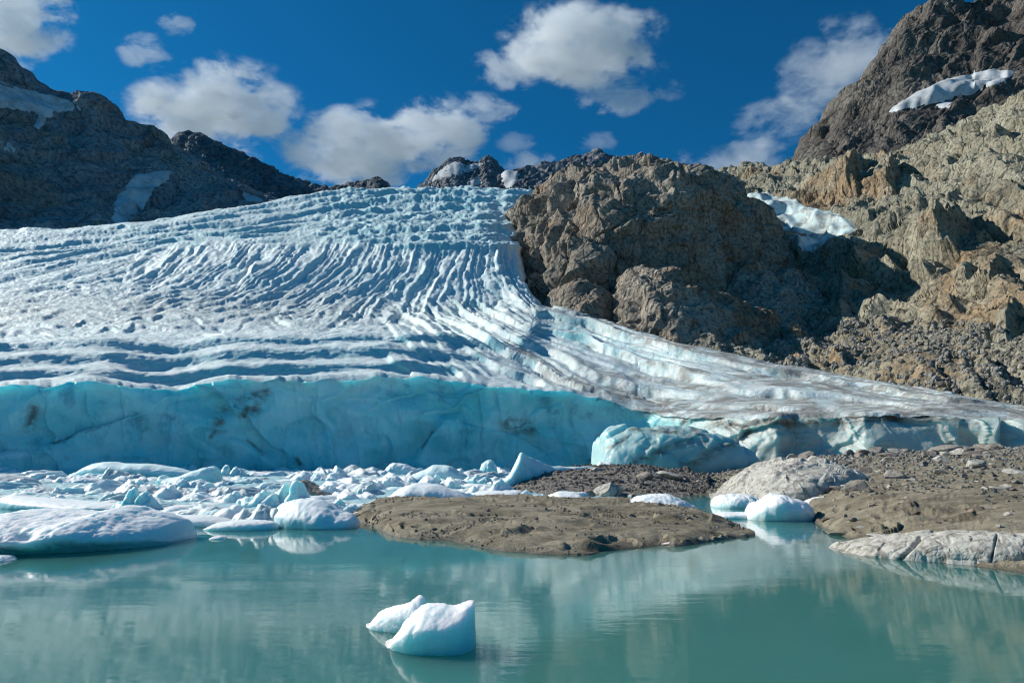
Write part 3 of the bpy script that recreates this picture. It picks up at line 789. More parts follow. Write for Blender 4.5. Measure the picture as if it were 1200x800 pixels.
# lower outcrops before the knob
def outcrop(ctrl, nseg, ncol, seed, label, mat='knob', big=7):
    return massif('rock_outcrop', ctrl, nseg, ncol, M[mat], big, 5.0, 2.4, seed, label, 'thing', 'rock outcrop', (1, 1, 0.45))
def dome(sil, base_v, D0, D1, wrap=0.12):
    n = len(sil); rows_ = []
    for f, dd in [(0, 0), (0.35, 0.12), (0.7, 0.4), (0.93, 0.75), (1.0, 1.0), (0.9, 1.25), (0.2, 1.7)]:
        L = []
        for k, (u, v) in enumerate(sil):
            q = 2 * k / (n - 1) - 1
            L.append((u, base_v + (v - base_v) * f, D0 + (D1 - D0) * dd + (D1 - D0) * 1.2 * abs(q - 0.15) ** 2.2))
        rows_.append(L)
    return rows_
outcrop(dome([(714, 395), (719, 352), (727, 330), (745, 318), (770, 314), (797, 322), (822, 336), (855, 348), (895, 368), (935, 402)], 418, 370, 425), [30, 34, 24, 10, 6, 5], 260, 620, 'jagged brown outcrop with a sunlit left face standing before the rock knob')
outcrop(dome([(636, 370), (648, 345), (665, 335), (685, 332), (700, 338), (715, 352), (728, 385)], 400, 405, 445), [20, 20, 16, 8, 5, 4], 120, 640, 'low pale outcrop at the ice edge below the sunlit flank of the knob')
outcrop(dome([(806, 352), (832, 322), (862, 308), (892, 312), (915, 322), (950, 326), (985, 345), (1015, 372)], 400, 470, 540), [22, 24, 18, 8, 5, 4], 240, 660, 'shaded broken outcrop to the right of the jagged brown one')


# ------------------------------------------------------------------ lake, ground
def sheet(name, x0, x1, y0, y1, z, mat, nx=2, ny=2):
    X, Y = np.meshgrid(np.linspace(x0, x1, nx), np.linspace(y0, y1, ny))
    return grid_obj(name, np.stack([X, Y, 0 * X + z], -1), mat)
tag(sheet('ground', -9000, 9000, -3000, 12000, -2.0, M['gravel']), 'rocky valley floor under lake and mountains', 'ground', None, 'structure')
tag(sheet('lake', -420, 420, -60, 240, 0.0, M['water']), 'calm milky turquoise glacial lake', 'lake', None, 'structure')

# muddy beach island
def land(name, ctrl, nseg, ncol, mat, seed, amp, label, kind='structure', cat='ground', ledge=0.0, low=0.0):
    P, r = net(ctrl, nseg, ncol)
    d = amp * (1.2 * fbm(P / np.array([4.5, 1.8, 1.0]), 5, seed) + 0.6 * ridged(P / np.array([4.0, 1.3, 1]), 4, seed + 3))
    f1, c1 = facets(P / np.array([3.4, 1.2, 1.0]), seed + 7, 0.3)
    d = d + ledge * f1 + low * fbm(P / np.array([8.0, 5.0, 1]), 3, seed + 31)
    q_ = P[..., 2] * 3.6 + 2.6 * fbm(P / np.array([3.0, 3, 1]), 4, seed + 21)
    d = d + 1.1 * amp * (np.minimum((q_ - np.floor(q_)) / 0.8, (1 - (q_ - np.floor(q_))) / 0.2) - 0.5) * sstep(-.2, .4, fbm(P / np.array([6.0, 4, 1]), 2, seed + 22))
    P2 = P.copy(); P2[..., 2] += d * sstep(-0.4, 0.5, P[..., 2] + 0.3)
    o = grid_obj(name, P2, mat, None, True); tag(o, label, cat, None, kind)
    return o, P2

def zrow(us, Ds, zs):
    return [(u, vz(D, z), D) for u, D, z in zip(us, Ds, zs)]
us = [405, 425, 470, 530, 600, 680, 740, 800, 850, 885]
fr_ = [dwater(v) for v in (607, 611, 629, 634, 645, 648, 641, 638, 630, 627)]
bk = [dwater(v) for v in (606, 598, 593, 596, 592, 596, 593, 600, 610, 624)]
fr_ = np.array(fr_); bk = np.array(bk)
B = [zrow(us, fr_ * 0.94, [-0.5] * 10), zrow(us, fr_, [-0.1, 0.0, 0.02, 0.02, 0.02, 0.02, 0.02, 0.02, 0.0, -0.1]),
     zrow(us, fr_ + 0.25 * (bk - fr_), [-.1, .3, .5, .48, .45, .4, .34, .26, .1, -0.05]),
     zrow(us, fr_ + 0.6 * (bk - fr_), [-.15, .4, .68, .66, .62, .58, .5, .38, .15, -0.1]),
     zrow(us, bk, [-.2, .25, .6, .62, .6, .58, .42, .28, .05, -.2]), zrow(us, bk * 1.12, [-.6] * 10)]
isl, ISP = land('muddy_beach', B, [16, 44, 44, 24, 8], 560, M['mud'], 700, 0.20, 'low brown mud bar in the lake before the ice floes', 'structure', 'mud bar', 0.14, 0.30)

us = [585, 605, 640, 690, 740, 790, 830]
B = [zrow(us, [70, 62, 58, 56, 56, 58, 62], [-.5] * 7), zrow(us, [74, 66, 62, 60, 60, 62, 66], [0, .2, .3, .3, .3, .2, 0]), zrow(us, [84, 80, 78, 78, 78, 78, 78], [-.1, 1.0, 1.7, 1.9, 2.0, 1.2, .6]),
     zrow(us, [100, 100, 100, 100, 100, 100, 100], [-.3, 0.9, 1.7, 2.2, 2.3, 1.6, 1.0]), zrow(us, [125] * 7, [-.6] * 7)]
grb, GRP = land('gravel_shore', B, [6, 26, 24, 8], 260, M['gravel'], 720, 0.22, 'dark gravel bank between the ice floes and the pale boulder', 'structure', 'gravel bank', 0.12)

us = [806, 858, 920, 965, 1010, 1060, 1120, 1200, 1320, 1900]
fD = [66, 60, 52, 33, 27, 24, 22, 20, 18, 18]
B = [zrow(us, np.array(fD) * 0.93, [-.5] * 10), zrow(us, fD, [-0.05, 0, 0.02, .05, .05, .05, .05, .1, .2, .2]),
     zrow(us, [75, 70, 60, 42, 38, 36, 34, 33, 32, 32], [-.2, .3, .5, .7, 1.0, 1.2, 1.35, 1.5, 1.6, 1.6]),
     zrow(us, [95, 92, 85, 75, 70, 66, 62, 60, 58, 58], [-.6, .5, 1.3, 1.7, 2.2, 2.4, 2.6, 2.8, 3.0, 3.0]),
     zrow(us, [130, 125, 120, 115, 110, 105, 100, 98, 95, 95], [-.6, .8, 2.2, 2.9, 3.3, 3.6, 3.9, 4.2, 4.4, 4.4]),
     zrow(us, [172, 170, 165, 160, 155, 150, 146, 142, 138, 138], [-.5, 1.0, 2.8, 3.8, 4.3, 4.6, 5.0, 5.3, 5.5, 5.5]),
     zrow(us, [200] * 10, [-.6, 1.0, 2.8, 3.8, 4.3, 4.6, 5.0, 5.3, 5.5, 5.5])]
sho, SHP = land('muddy_shore', B, [10, 60, 50, 44, 34, 8], 900, M['mud'], 740, 0.24, 'brown muddy shore strewn with stones rising to the dirty ice at right', 'structure', 'shore', 0.12, 0.30)


# ------------------------------------------------------------------ solids from a traced profile, with their own depth
def solid(name, prof, vw, depth, mat, label, cat, group=None, crest=0.45, kf=0.8, kb=0.8, rough=0.08, nu=90, nq=44, seed=0, undercut=0.0, base_z=0.0, end=0.5,
          facet=0.0, lean=0.0, cracks=(), cutf=0.0, kt=1.3, smooth=True, sink=0.35, fine=0.3):
    pr = np.array(prof, float)
    u0, u1 = pr[0, 0], pr[-1, 0]
    uu = np.linspace(u0, u1, nu)
    vt = pchip(pr[:, 0], pr[:, 1], uu)
    h0 = CAM_Z - base_z
    D0 = -h0 / elev(np.interp(uu, [u0, u1], vw if isinstance(vw, (tuple, list)) else (vw, vw)))
    p = np.linspace(-1, 1, nu)
    shp = np.maximum(1 - np.abs(p) ** 2.6, 0.0) ** end
    yr = D0 + crest * depth
    top = pt(uu, vt, yr)
    zt = np.maximum((top[:, 2] - base_z) * np.minimum(1, 22 * (1 - np.abs(np.linspace(-1, 1, nu)))) ** 0.5, 0.02)
    q = np.linspace(0, PI, nq)
    cq, sq = np.cos(q), np.sin(q)
    wf, wb = crest * depth * np.maximum(shp, 0.004), (1 - crest) * depth * np.maximum(shp, 0.004)
    side = np.where(cq > 0, 1, 0)
    k = np.where(cq > 0, kf, kb)
    Y = yr[None] - np.where(cq[:, None] > 0, cq[:, None] * wf[None], cq[:, None] * wb[None])
    Z = zt[None] * (np.maximum(sq, 0)[:, None] ** k[:, None])
    if cutf:
        fr0 = np.where(cq > 0, cutf, cutf * 0.6)[:, None]
        s_ = np.maximum(sq, 0)[:, None]
        Z = zt[None] * (fr0 * np.minimum(1, s_ / 0.12) + (1 - fr0) * s_ ** kt)
    if undercut:
        Y = Y + undercut * np.exp(-(Z / (0.28 * zt[None] + 1e-6)) ** 2) * np.where(cq[:, None] > 0, wf[None], -wb[None])
    X = np.broadcast_to(top[:, 0], Z.shape) + lean * Z
    # scale x for the part nearer than the crest so a solid keeps its real width
    P = np.stack([X, Y, Z + base_z], -1)
    # sunk skirt rows
    f = P[:1].copy(); f[..., 2] = base_z - sink; f[..., 1] += 0.15 * wf
    b = P[-1:].copy(); b[..., 2] = base_z - sink; b[..., 1] -= 0.15 * wb
    P = np.concatenate([f, P, b], 0)
    sz = max(zt.max(), 0.2)
    Nn = gnormals(P)
    amp = np.minimum(1, (P[..., 2] - base_z + sink) / (sink + 0.02))
    edge_ = np.minimum(1, 6 * np.maximum(1 - np.abs(p), 0))[None]
    d = rough * sz * (fbm(P / (0.55 * sz), 4, 800 + seed) * 1.3 + fine * ridged(P / (0.22 * sz), 3, 820 + seed))
    if facet:
        fv, fk = facets(P / (0.8 * sz), 840 + seed, 0.7)
        fv2, fk2 = facets(P / (0.3 * sz), 850 + seed, 0.7)
        d = d + facet * sz * (fv - 0.4 * np.exp(-(fk / 0.1) ** 2) + 0.35 * fv2)
    P = P + Nn * (d * amp * edge_)[..., None]
    if cracks:
        Uc, Vc = proj(P); wb_ = 2.5 * fbm(P / (0.25 * sz), 3, 870 + seed)
        for a_, b_, wid in cracks:
            g_ = np.exp(-((seg_dist(Uc, Vc, a_, b_) + 0.35 * wb_) / wid) ** 2) * (np.arange(len(P)) < len(P) * 0.55)[:, None]
            P = P - Nn * (0.16 * sz * g_)[..., None]
    ctr = np.array([top[:, 0].mean(), (D0 + 0.5 * depth).mean(), base_z])
    o = link(name, (P - ctr).reshape(-1, 3), grid_faces(*P.shape[:2]), mat, None, smooth)
    o.location = ctr
    if label: tag(o, label, cat, group)
    return o


#@@ICE
def ice(prof, vw, depth, mat, label, **kw):
    return solid('iceberg', prof, vw, depth, M[mat], label, 'iceberg', **kw)

# near double berg: two lobes frozen together
nb = tag(empty('iceberg', tuple(pt(500, 768, 11.6) * np.array([1, 1, 0]))), 'small bright white two lobed iceberg floating alone in the near water', 'iceberg')
a = solid('left_lobe', [(429, 738), (436, 728), (450, 714), (468, 708), (480, 705), (492, 697), (497, 699), (500, 716), (506, 742)], (738, 744), 0.8, M['clear'], None, None, crest=0.5, seed=1, rough=0.03, fine=0.7, kf=0.7, facet=0.05)
b = solid('right_lobe', [(452, 760), (466, 742), (484, 720), (503, 709), (530, 709), (556, 703), (562, 712), (561, 728), (557, 748), (558, 770)], (766, 772), 1.15, M['clear'], None, None, crest=0.62, seed=2, rough=0.04, fine=0.6, facet=0.05, cutf=0.55, kt=1.2, undercut=0.10)
for o, nm in ((a, 'lobe'), (b, 'lobe')):
    o.name = nm; o.parent = nb; o.location = Vector(o.location) - Vector(nb.location)

ice([(-150, 640), (-90, 610), (-30, 602), (0, 604), (25, 602), (45, 597), (65, 596), (95, 598), (130, 600), (142, 597), (155, 593), (168, 594), (182, 599), (205, 604), (225, 611), (240, 622), (236, 632), (228, 645)], (664, 652), 6.5, 'clear',
    'large low white iceberg with undercut overhanging right end at the left shore', crest=0.82, cutf=0.30, kt=1.2, seed=3, rough=0.03, fine=1.8, facet=0.03, cracks=[((24, 627), (36, 626), 4.5)], undercut=0.2, nu=260, nq=110, end=0.25)
ice([(-30, 545), (-5, 535), (3, 528), (20, 528), (37, 535), (38, 543), (33, 555)], 557, 9, 'jade', 'upright jade green ice block at the far left edge', seed=4, kf=0.4, kb=0.4, rough=0.05, facet=0.06)
ice([(88, 556), (105, 546), (112, 543), (130, 541), (150, 543), (170, 543), (195, 546), (215, 550), (235, 556)], 561, 8, 'jade', 'long low blue ice ridge with a white crest below the ice cliff', seed=5, kf=0.5, rough=0.05)
ice([(186, 566), (192, 556), (200, 560), (212, 558), (232, 551), (248, 546), (255, 549), (257, 560), (260, 568)], 570, 6, 'jade', 'translucent turquoise ice block with a pointed top beside the long ridge', seed=6, kf=0.5, rough=0.05, facet=0.04)
ice([(318, 606), (326, 596), (340, 588), (360, 584), (378, 587), (400, 600), (416, 607), (420, 612)], (618, 622), 4.2, 'floe', 'white rounded iceberg at the floe edge left of the mud bar', seed=7, kf=0.75, rough=0.09)
ice([(326, 574), (334, 570), (350, 565), (356, 562), (372, 570), (392, 577), (402, 581)], 584, 4.5, 'dirty', 'brown edged dirty ice slab among the white floes', seed=8, kf=0.6, rough=0.06, facet=0.05)
ice([(562, 584), (572, 574), (585, 566), (597, 556), (606, 538), (611, 530), (618, 534), (632, 541), (650, 547), (668, 547), (690, 546), (705, 556)], (579, 569), 7, 'jade', 'tall turquoise ice shard with one sharp peak below the cliff', crest=0.4, seed=9, kf=0.62, rough=0.05, nu=120)
ice([(470, 562), (484, 556), (498, 550), (510, 545), (522, 545), (540, 553), (554, 562)], 567, 6, 'jade', 'smooth cyan ice mound with a white top at the foot of the cliff', seed=10, kf=0.7, rough=0.05)
ice([(440, 590), (456, 582), (470, 572), (490, 566), (508, 567), (530, 573), (545, 578), (562, 588)], 592, 5, 'floe', 'long white topped cyan berg lying behind the mud bar', seed=11, kf=0.6, rough=0.06)
ice([(540, 586), (556, 577), (580, 574), (604, 574), (618, 580), (620, 588)], 589, 4.5, 'floe', 'smaller cyan berg touching the long one behind the mud bar', seed=12, kf=0.6, rough=0.06)
ice([(450, 553), (457, 544), (462, 542), (478, 545), (488, 550), (496, 555)], 557, 6, 'floe', 'pointed white block just below the cliff left of the cyan mound', seed=13, kf=0.6, rough=0.08, facet=0.04)
ice([(560, 556), (566, 542), (573, 539), (580, 543), (584, 556)], 558, 5, 'jade', 'small upright blue ice lump standing in the shade of the cliff', seed=14, kf=0.6, facet=0.05)
ice([(876, 606), (880, 596), (892, 585), (910, 579), (926, 583), (940, 588), (949, 598), (951, 608)], 611, 3.2, 'clear', 'rounded white iceberg mirrored in the channel beside the mud bar', seed=15, kf=0.55, rough=0.10, facet=0.05, undercut=0.1)
ice([(720, 600), (738, 586), (755, 580), (775, 579), (800, 586), (818, 597)], 602, 4, 'floe', 'broad white ice mound behind the right end of the mud bar', seed=16, kf=0.8, rough=0.12, facet=0.04)
ice([(775, 604), (782, 598), (793, 595), (803, 601), (808, 605)], 606, 1.5, 'clear', 'small round white lump before the broad ice mound', seed=17, rough=0.06)
ice([(835, 592), (842, 582), (860, 579), (880, 580), (888, 590)], 596, 4, 'floe', 'white ice cake lying behind the round iceberg', seed=18, kf=0.6, rough=0.12, facet=0.06)
ice([(940, 592), (955, 584), (975, 580), (1000, 576), (1012, 577), (1014, 583)], (596, 586), 3, 'floe', 'thin white ice strip on the shore right of the round iceberg', seed=19, kf=0.8, base_z=0.35)
ice([(832, 604), (850, 600), (872, 600), (890, 606)], 608, 2.2, 'floe', 'flat pale ice plate in the channel left of the round iceberg', seed=20, kf=0.5)
ice([(615, 592), (640, 582), (660, 576), (676, 577), (690, 586), (712, 590)], 595, 4, 'floe', 'white hummocked floe behind the middle of the mud bar', seed=21, kf=0.65, rough=0.1)
ice([(4, 582), (10, 581), (60, 584), (100, 588), (130, 590), (152, 596)], (596, 601), 4.5, 'floe', 'long blue edged floe behind the large left iceberg', seed=22, kf=0.5, rough=0.06)
ice([(-20, 562), (6, 556), (22, 558), (34, 562), (40, 572)], 574, 6, 'floe_grey', 'grey streaked ice hump below the jade block', seed=23, kf=0.7)
ice([(152, 612), (190, 604), (232, 604), (268, 610), (275, 616)], 618, 3.5, 'floe', 'flat white floe right behind the overhanging iceberg tip', seed=24, kf=0.5)
ice([(240, 620), (258, 612), (290, 609), (318, 611), (326, 616)], 622, 2.2, 'floe', 'thin flat floe rim at the open water edge', seed=25, kf=0.5)
ice([(698, 548), (703, 541), (712, 541), (722, 546), (730, 554)], 557, 5, 'floe', 'white ice cap resting on the gravel bank near the block', seed=26, base_z=1.0)

ice([(774, 637), (781, 634), (789, 633), (796, 636)], 638, 0.7, 'clear', 'tiny flat white ice chip floating just off the mud bar', seed=27)
ice([(-12, 655), (-4, 651), (4, 652), (12, 657)], 659, 1.0, 'clear', 'little sparkling ice bit at the left edge by the large iceberg', seed=28, rough=0.15)
ice([(246, 631), (252, 628), (259, 628), (264, 631)], 632, 0.8, 'floe', 'small loose ice bit off the tip of the large left iceberg', seed=33)
# the jutting ice block before the cliff at right
solid('ice_block', [(690, 560), (698, 540), (705, 512), (716, 505), (740, 502), (768, 500), (800, 501), (826, 506), (850, 514), (872, 528), (884, 545), (890, 562)], (557, 557), 34, M['wall'],
      'pale turquoise ice block with dark dirt bands jutting before the cliff', 'ice block', crest=0.35, kf=0.4, kb=0.6, rough=0.07, nu=170, nq=90, seed=30, facet=0.10, end=0.35, sink=1.0)
ob = bpy.data.objects['ice_block']
n_ = len(ob.data.vertices); co = np.empty(n_ * 3, np.float32); ob.data.vertices.foreach_get('co', co); co = co.reshape(-1, 3) + np.array(ob.location, np.float32)
Ub, Vb = proj(co.astype(float))
db = 0 * Ub
for a_, b_, w in [((745, 540), (810, 515), 5), ((800, 545), (870, 515), 6), ((740, 502), (800, 506), 4), ((815, 505), (825, 515), 6), ((712, 525), (735, 512), 3)]:
    db = np.maximum(db, np.exp(-(seg_dist(Ub, Vb, a_, b_) / w) ** 2))
for nm, dta in (('dirt', db), ('pale', 0 * db + 0.75)):
    at = ob.data.attributes.new(nm, 'FLOAT', 'POINT'); at.data.foreach_set('value', dta.astype(np.float32))

# packed small floes
r_ = random.Random(11)
def front_v(u):       # the open-water edge of the pack
    return float(np.interp(u, [-60, 0, 60, 150, 240, 320, 420, 520, 640, 720], [592, 592, 594, 600, 618, 618, 606, 594, 590, 586]))
kinds = {'floe': ('low white ice floe packed between the ice cliff and open water', 'white ice floes packed below the cliff'),
         'floe_grey': ('grit streaked grey ice floe in the pack below the cliff', 'grey ice floes packed below the cliff'),
         'jade': ('small turquoise ice floe among the white pack', 'turquoise ice floes in the pack')}
protos = {}
for kd in kinds:
    protos[kd] = []
    for q in range(7):
        prof = []
        n = 9
        hh = r_.uniform(9, 20)
        for k in range(n):
            x = k / (n - 1)
            e_ = (1 - abs(2 * x - 1) ** 2.4)
            prof.append((560 + 80 * x, 620 - 2 - e_ * hh * (0.55 + 0.65 * r_.random())))
        o = solid('ice_floe', prof, 620, r_.uniform(1.6, 3.4), M[kd], kinds[kd][0], 'ice floe', kinds[kd][1], seed=100 + q * 3 + len(protos) * 50, rough=0.16, nu=48, nq=24, kf=r_.uniform(0.5, 0.9), end=0.45, facet=0.15, crest=r_.uniform(0.45, 0.75), cutf=r_.uniform(0.2, 0.55), kt=r_.uniform(0.9, 1.5))
        protos[kd].append(o)
used_p = set()
cand = []
for _ in range(2500):
    v = 552.5 + (70) * r_.random() ** 1.25
    u = r_.uniform(-50, 735)
    if v > front_v(u): continue
    if u > 600 and v < 585: continue
    cand.append((v, u))
placed = []
for v, u in cand:
    D = float(dwater(v)); X = float(pt(u, v, D)[0])
    wpx = r_.uniform(18, 62) * (0.55 + 0.45 * (v - 552) / 60)
    w = wpx * D / F
    if any(abs(X - x2) < 0.33 * (w + w2) and abs(D - d2) < max(0.7, 0.13 * (w + w2), 0.026 * D) for x2, d2, w2 in placed): continue
    placed.append((X, D, w))
for X, D, w in placed[:295]:
    kd = 'floe' if r_.random() < 0.68 else ('floe_grey' if r_.random() < 0.55 else 'jade')
    k = r_.randrange(7); src = protos[kd][k]
    if (kd, k) in used_p:
        o = src.copy(); COL.objects.link(o)
    else:
        o = src; used_p.add((kd, k))
    s = 1.4 * w / 2.95
    o.location = (X, D + 0.3 * w, -0.03)
    o.scale = (s, s * r_.uniform(0.8, 1.6), min(s, 2.6) * r_.choice((0.6, 0.9, 1.2, 1.7)))
    o.rotation_euler = (0, 0, r_.uniform(-0.5, 0.5) + (PI if r_.random() < 0.4 else 0))
for kd in protos:
    for k, o in enumerate(protos[kd]):
        if (kd, k) not in used_p: bpy.data.objects.remove(o)
# brash: slush too small to count, between the floes
poly_r = []
us = np.linspace(-320, 740, 340)
vrows = np.concatenate([np.linspace(0, 1, 130)])
fv = np.array([front_v(u) for u in us])
Vg = 551.8 + (fv[None] - 2 - 551.8) * vrows[:, None] ** 1.3
Ug = us[None] + 0 * Vg
Dg = dwater(Vg)
Pg = pt(Ug, Vg, Dg)
z = 0.26 * ridged(Pg / np.array([1.6, 2.2, 1]), 4, 901) + 0.14 * fbm(Pg / np.array([5, 9, 1.0]), 3, 902) - 0.03
Pg[..., 2] = (z - 0.03) * np.clip(Dg / 45, 0.5, 2.0)
tag(grid_obj('brash_slush', Pg, M['slush'], None, True), 'slush of small ice bits filling gaps between the floes', 'brash ice', None, 'stuff')

#@@ROCKS
def boulder_mesh(name, seed, flat=0.7, cuts=14, sub=4, mat=None):
    import bmesh
    bm = bmesh.new(); bmesh.ops.create_icosphere(bm, subdivisions=sub, radius=1.0)
    V = np.array([v.co for v in bm.verts]); Fx = np.array([[v.index for v in f.verts] for f in bm.faces]); bm.free()
    rr = np.random.default_rng(seed)
    for _ in range(cuts):
        n = rr.normal(size=3); n /= np.linalg.norm(n); d = rr.uniform(0.45, 0.85)
        ex = np.maximum(V @ n - d, 0); V = V - ex[:, None] * n * 0.95
    V = V + 0.05 * (fbm(V * 2.2 + seed, 4, seed))[:, None] * V + 0.02 * V * fbm(V * 7 + seed, 3, seed + 5)[:, None]
    V = V * np.array([1, rr.uniform(0.6, 1), flat])
    o = link(name, V, Fx, mat, None, False)
    return o

# big pale boulder and foreground slabs
solid('boulder', [(838, 584), (858, 572), (872, 558), (888, 546), (905, 540), (922, 536), (940, 536), (958, 540), (975, 548), (992, 558), (1004, 572), (1014, 586)], (590, 584), 16, M['shorerock'],
      'big smooth pale dome of bedrock between shore and glacier front', 'boulder', crest=0.55, kf=0.7, rough=0.035, seed=40, nu=220, nq=120, facet=0.085, fine=0.15, base_z=0.3, smooth=False)
solid('boulder', [(984, 650), (1000, 641), (1030, 633), (1060, 628), (1100, 625), (1140, 624), (1175, 624), (1192, 626), (1193, 640), (1194, 662)], (653, 669), 3.4, M['shorerock'],
      'long pale slab of rock with a dark diagonal crack at the near right waterline', 'boulder', crest=0.45, kf=0.5, kb=0.5, rough=0.04, seed=41, nu=280, nq=100, facet=0.06, fine=0.6, smooth=False, end=0.25, cracks=[((1052, 660), (1078, 630), 2.2), ((1160, 665), (1168, 626), 1.2)])
solid('boulder', [(1191, 662), (1193, 630), (1200, 626), (1240, 624), (1300, 628), (1330, 660)], (669, 675), 3.0, M['shorerock'],
      'pale rock cut off by the right picture edge next to the cracked slab', 'boulder', crest=0.45, kf=0.4, kb=0.5, rough=0.05, seed=42, facet=0.03, end=0.2)

RM = {'stone': [boulder_mesh('boulder', 50 + k, 0.55 + 0.06 * k, mat=M['stone']) for k in range(4)],
      'darkstone': [boulder_mesh('boulder', 60 + k, 0.55 + 0.06 * k, mat=M['darkstone']) for k in range(3)],
      'shorerock': [boulder_mesh('boulder', 70 + k, 0.45 + 0.08 * k, mat=M['shorerock']) for k in range(3)]}
usedr = set()
def stone(mat, k, loc, s, rz, label, group=None, sc3=(1, 1, 1), tilt=0.0, cat='boulder'):
    src = RM[mat][k]
    if (mat, k) in usedr: o = src.copy(); COL.objects.link(o)
    else: o = src; usedr.add((mat, k)); o.data.name = 'boulder'
    o.location = loc; o.scale = tuple(s * x for x in sc3); o.rotation_euler = (tilt, tilt * 0.6, rz)
    for key in ('group',):
        if key in o: del o[key]
    tag(o, label, cat, group); return o

def on(P, u, v):
    """the visible point of a land grid nearest to pixel (u, v)"""
    U, V = proj(P); k = np.argmin((U - u) ** 2 + (V - v) ** 2)
    return P.reshape(-1, 3)[k]

named = [  # u, v(base), width px, material, mesh, squash, label, grid
    (716, 582, 46, 'shorerock', 0, (1, 1, .9), 'rounded pinkish grey boulder on the gravel bank', 'g'),
    (780, 562, 44, 'shorerock', 1, (1, 1, .6), 'flat pale slab boulder atop the gravel bank', 'g'),
    (755, 562, 26, 'stone', 0, (1, 1, .7), 'grey stone left of the flat slab on the gravel bank', 'g'),
    (802, 566, 22, 'darkstone', 0, (1, 1, 1), 'dark rock at the right end of the gravel bank', 'g'),
    (690, 584, 24, 'stone', 1, (1, 1, .9), 'light stone beside the rounded boulder at the gravel water edge', 'g'),
    (742, 586, 22, 'stone', 2, (1, 1, .7), 'flat stone at the foot of the gravel bank', 'g'),
    (865, 590, 26, 'darkstone', 1, (1.2, 1, .6), 'brown rock with ice around it in the channel', 's'),
    (926, 540, 34, 'darkstone', 2, (1, 1, .55), 'dark angular block lying on top of the pale dome', 's'),
    (958, 552, 22, 'darkstone', 0, (1, 1, .9), 'dark cracked rock on the dome right shoulder', 's'),
    (985, 556, 26, 'darkstone', 1, (1, 1, .8), 'dark block wedged behind the dome', 's'),
    (1004, 580, 28, 'stone', 3, (.9, 1, 1.4), 'reddish pointed rock at the right foot of the dome', 's'),
    (1018, 578, 14, 'darkstone', 2, (1, 1, 1), 'small dark stone touching the reddish pointed rock', 's'),
    (1108, 531, 42, 'stone', 0, (1, 1, .5), 'flat grey slab against the glacier front at right', 's'),
    (1137, 532, 24, 'darkstone', 0, (1, 1, .9), 'dark angular boulder right of the flat grey slab', 's'),
    (1172, 532, 26, 'stone', 1, (1, 1, .7), 'brown boulder under the right ice cliff', 's'),
    (1096, 535, 16, 'darkstone', 1, (1, 1, .9), 'dark stone left of the flat grey slab', 's'),
    (1103, 556, 24, 'shorerock', 2, (1, 1, .5), 'pale flat stone in the middle of the stony shore', 's'),
    (1070, 566, 22, 'shorerock', 1, (1, 1, .5), 'whitish low stone on the shore above the mud', 's'),
    (1182, 606, 16, 'shorerock', 0, (1, 1, .9), 'white wedge shaped stone on the mud at right', 's'),
    (1190, 556, 34, 'shorerock', 2, (1, 1, .35), 'long pale flat rock at the right edge of the shore', 's'),
    (968, 612, 16, 'darkstone', 2, (1, 1, .8), 'dark wet stone at the shoreline right of the round iceberg', 's'),
    (990, 610, 14, 'stone', 2, (.8, 1, 1.2), 'upright brown stone on the muddy waterline', 's'),
    (985, 628, 24, 'stone', 3, (1.2, 1, .5), 'brown rock at the water left of the cracked slab', 's'),
    (1030, 630, 28, 'shorerock', 1, (1.3, 1, .4), 'thin pale stone lying on the cracked slab shoulder', 's'),
    (1126, 570, 12, 'darkstone', 0, (1, 1, .8), 'small dark rock on the open mud of the right shore', 's'),
    (500, 613, 12, 'darkstone', 1, (1, 1, .7), 'dark stone on the left half of the mud bar', 'i'),
    (672, 611, 8, 'darkstone', 2, (1, 1, .8), 'small dark stone on the mud bar crest', 'i'),
    (872, 630, 10, 'stone', 3, (1, 1, .8), 'lone brown stone in the water at the mud bar tip', 'i'),
    (508, 622, 14, 'darkstone', 0, (1.2, 1, .6), 'dark flat rock half sunk in the mud bar edge', 'i'),
]
GR = {'g': GRP, 's': SHP, 'i': ISP}
for j, (u, v, w, m_, k, sq_, lab, g_) in enumerate(named):
    p_ = on(GR[g_], u, v - 2)
    s = 0.5 * w * p_[1] / F
    stone(m_, k, (p_[0], p_[1], p_[2] + 0.22 * s * sq_[2]), s, 1.3 * j, lab, None, sq_, 0.15 * math.sin(j * 2.1))
def scatter(P, n, lab, grp, umin, umax, vmin, vmax, wmin, wmax, seed):
    U, V = proj(P); ok = np.argwhere((U > umin) & (U < umax) & (V > vmin) & (V < vmax) & (P[..., 2] > 0.12))
    rr = random.Random(seed); c = 0
    for _ in range(n):
        i, j = ok[rr.randrange(len(ok))]; p_ = P[i, j]
        s = 0.5 * (wmin + 1.25 * (wmax - wmin) * rr.random() ** 2.2) * p_[1] / F
        m_ = rr.choice(['stone', 'stone', 'darkstone', 'shorerock', 'shorerock'])
        q = rr.uniform(0.5, 1)
        stone(m_, rr.randrange(len(RM[m_])), (p_[0], p_[1], p_[2] + 0.28 * s * q), s, rr.uniform(0, 6.3), lab, grp, (1, rr.uniform(.7, 1.2), q), rr.uniform(-.3, .3), 'stone')
scatter(SHP, 170, 'small angular stone strewn over the upper stony part of the right shore', 'stones on the upper right shore', 880, 1200, 520, 576, 5, 24, 5)
scatter(SHP, 45, 'little stone scattered on the brown mud of the right shore', 'stones on the mud of the right shore', 960, 1200, 572, 632, 3, 13, 6)
scatter(GRP, 60, 'small stone on the dark gravel bank between floes and dome', 'stones on the gravel bank', 610, 820, 550, 592, 4, 18, 7)
scatter(ISP, 30, 'tiny stone lying on the brown mud bar', 'stones on the mud bar', 430, 860, 596, 646, 2.5, 7, 8)

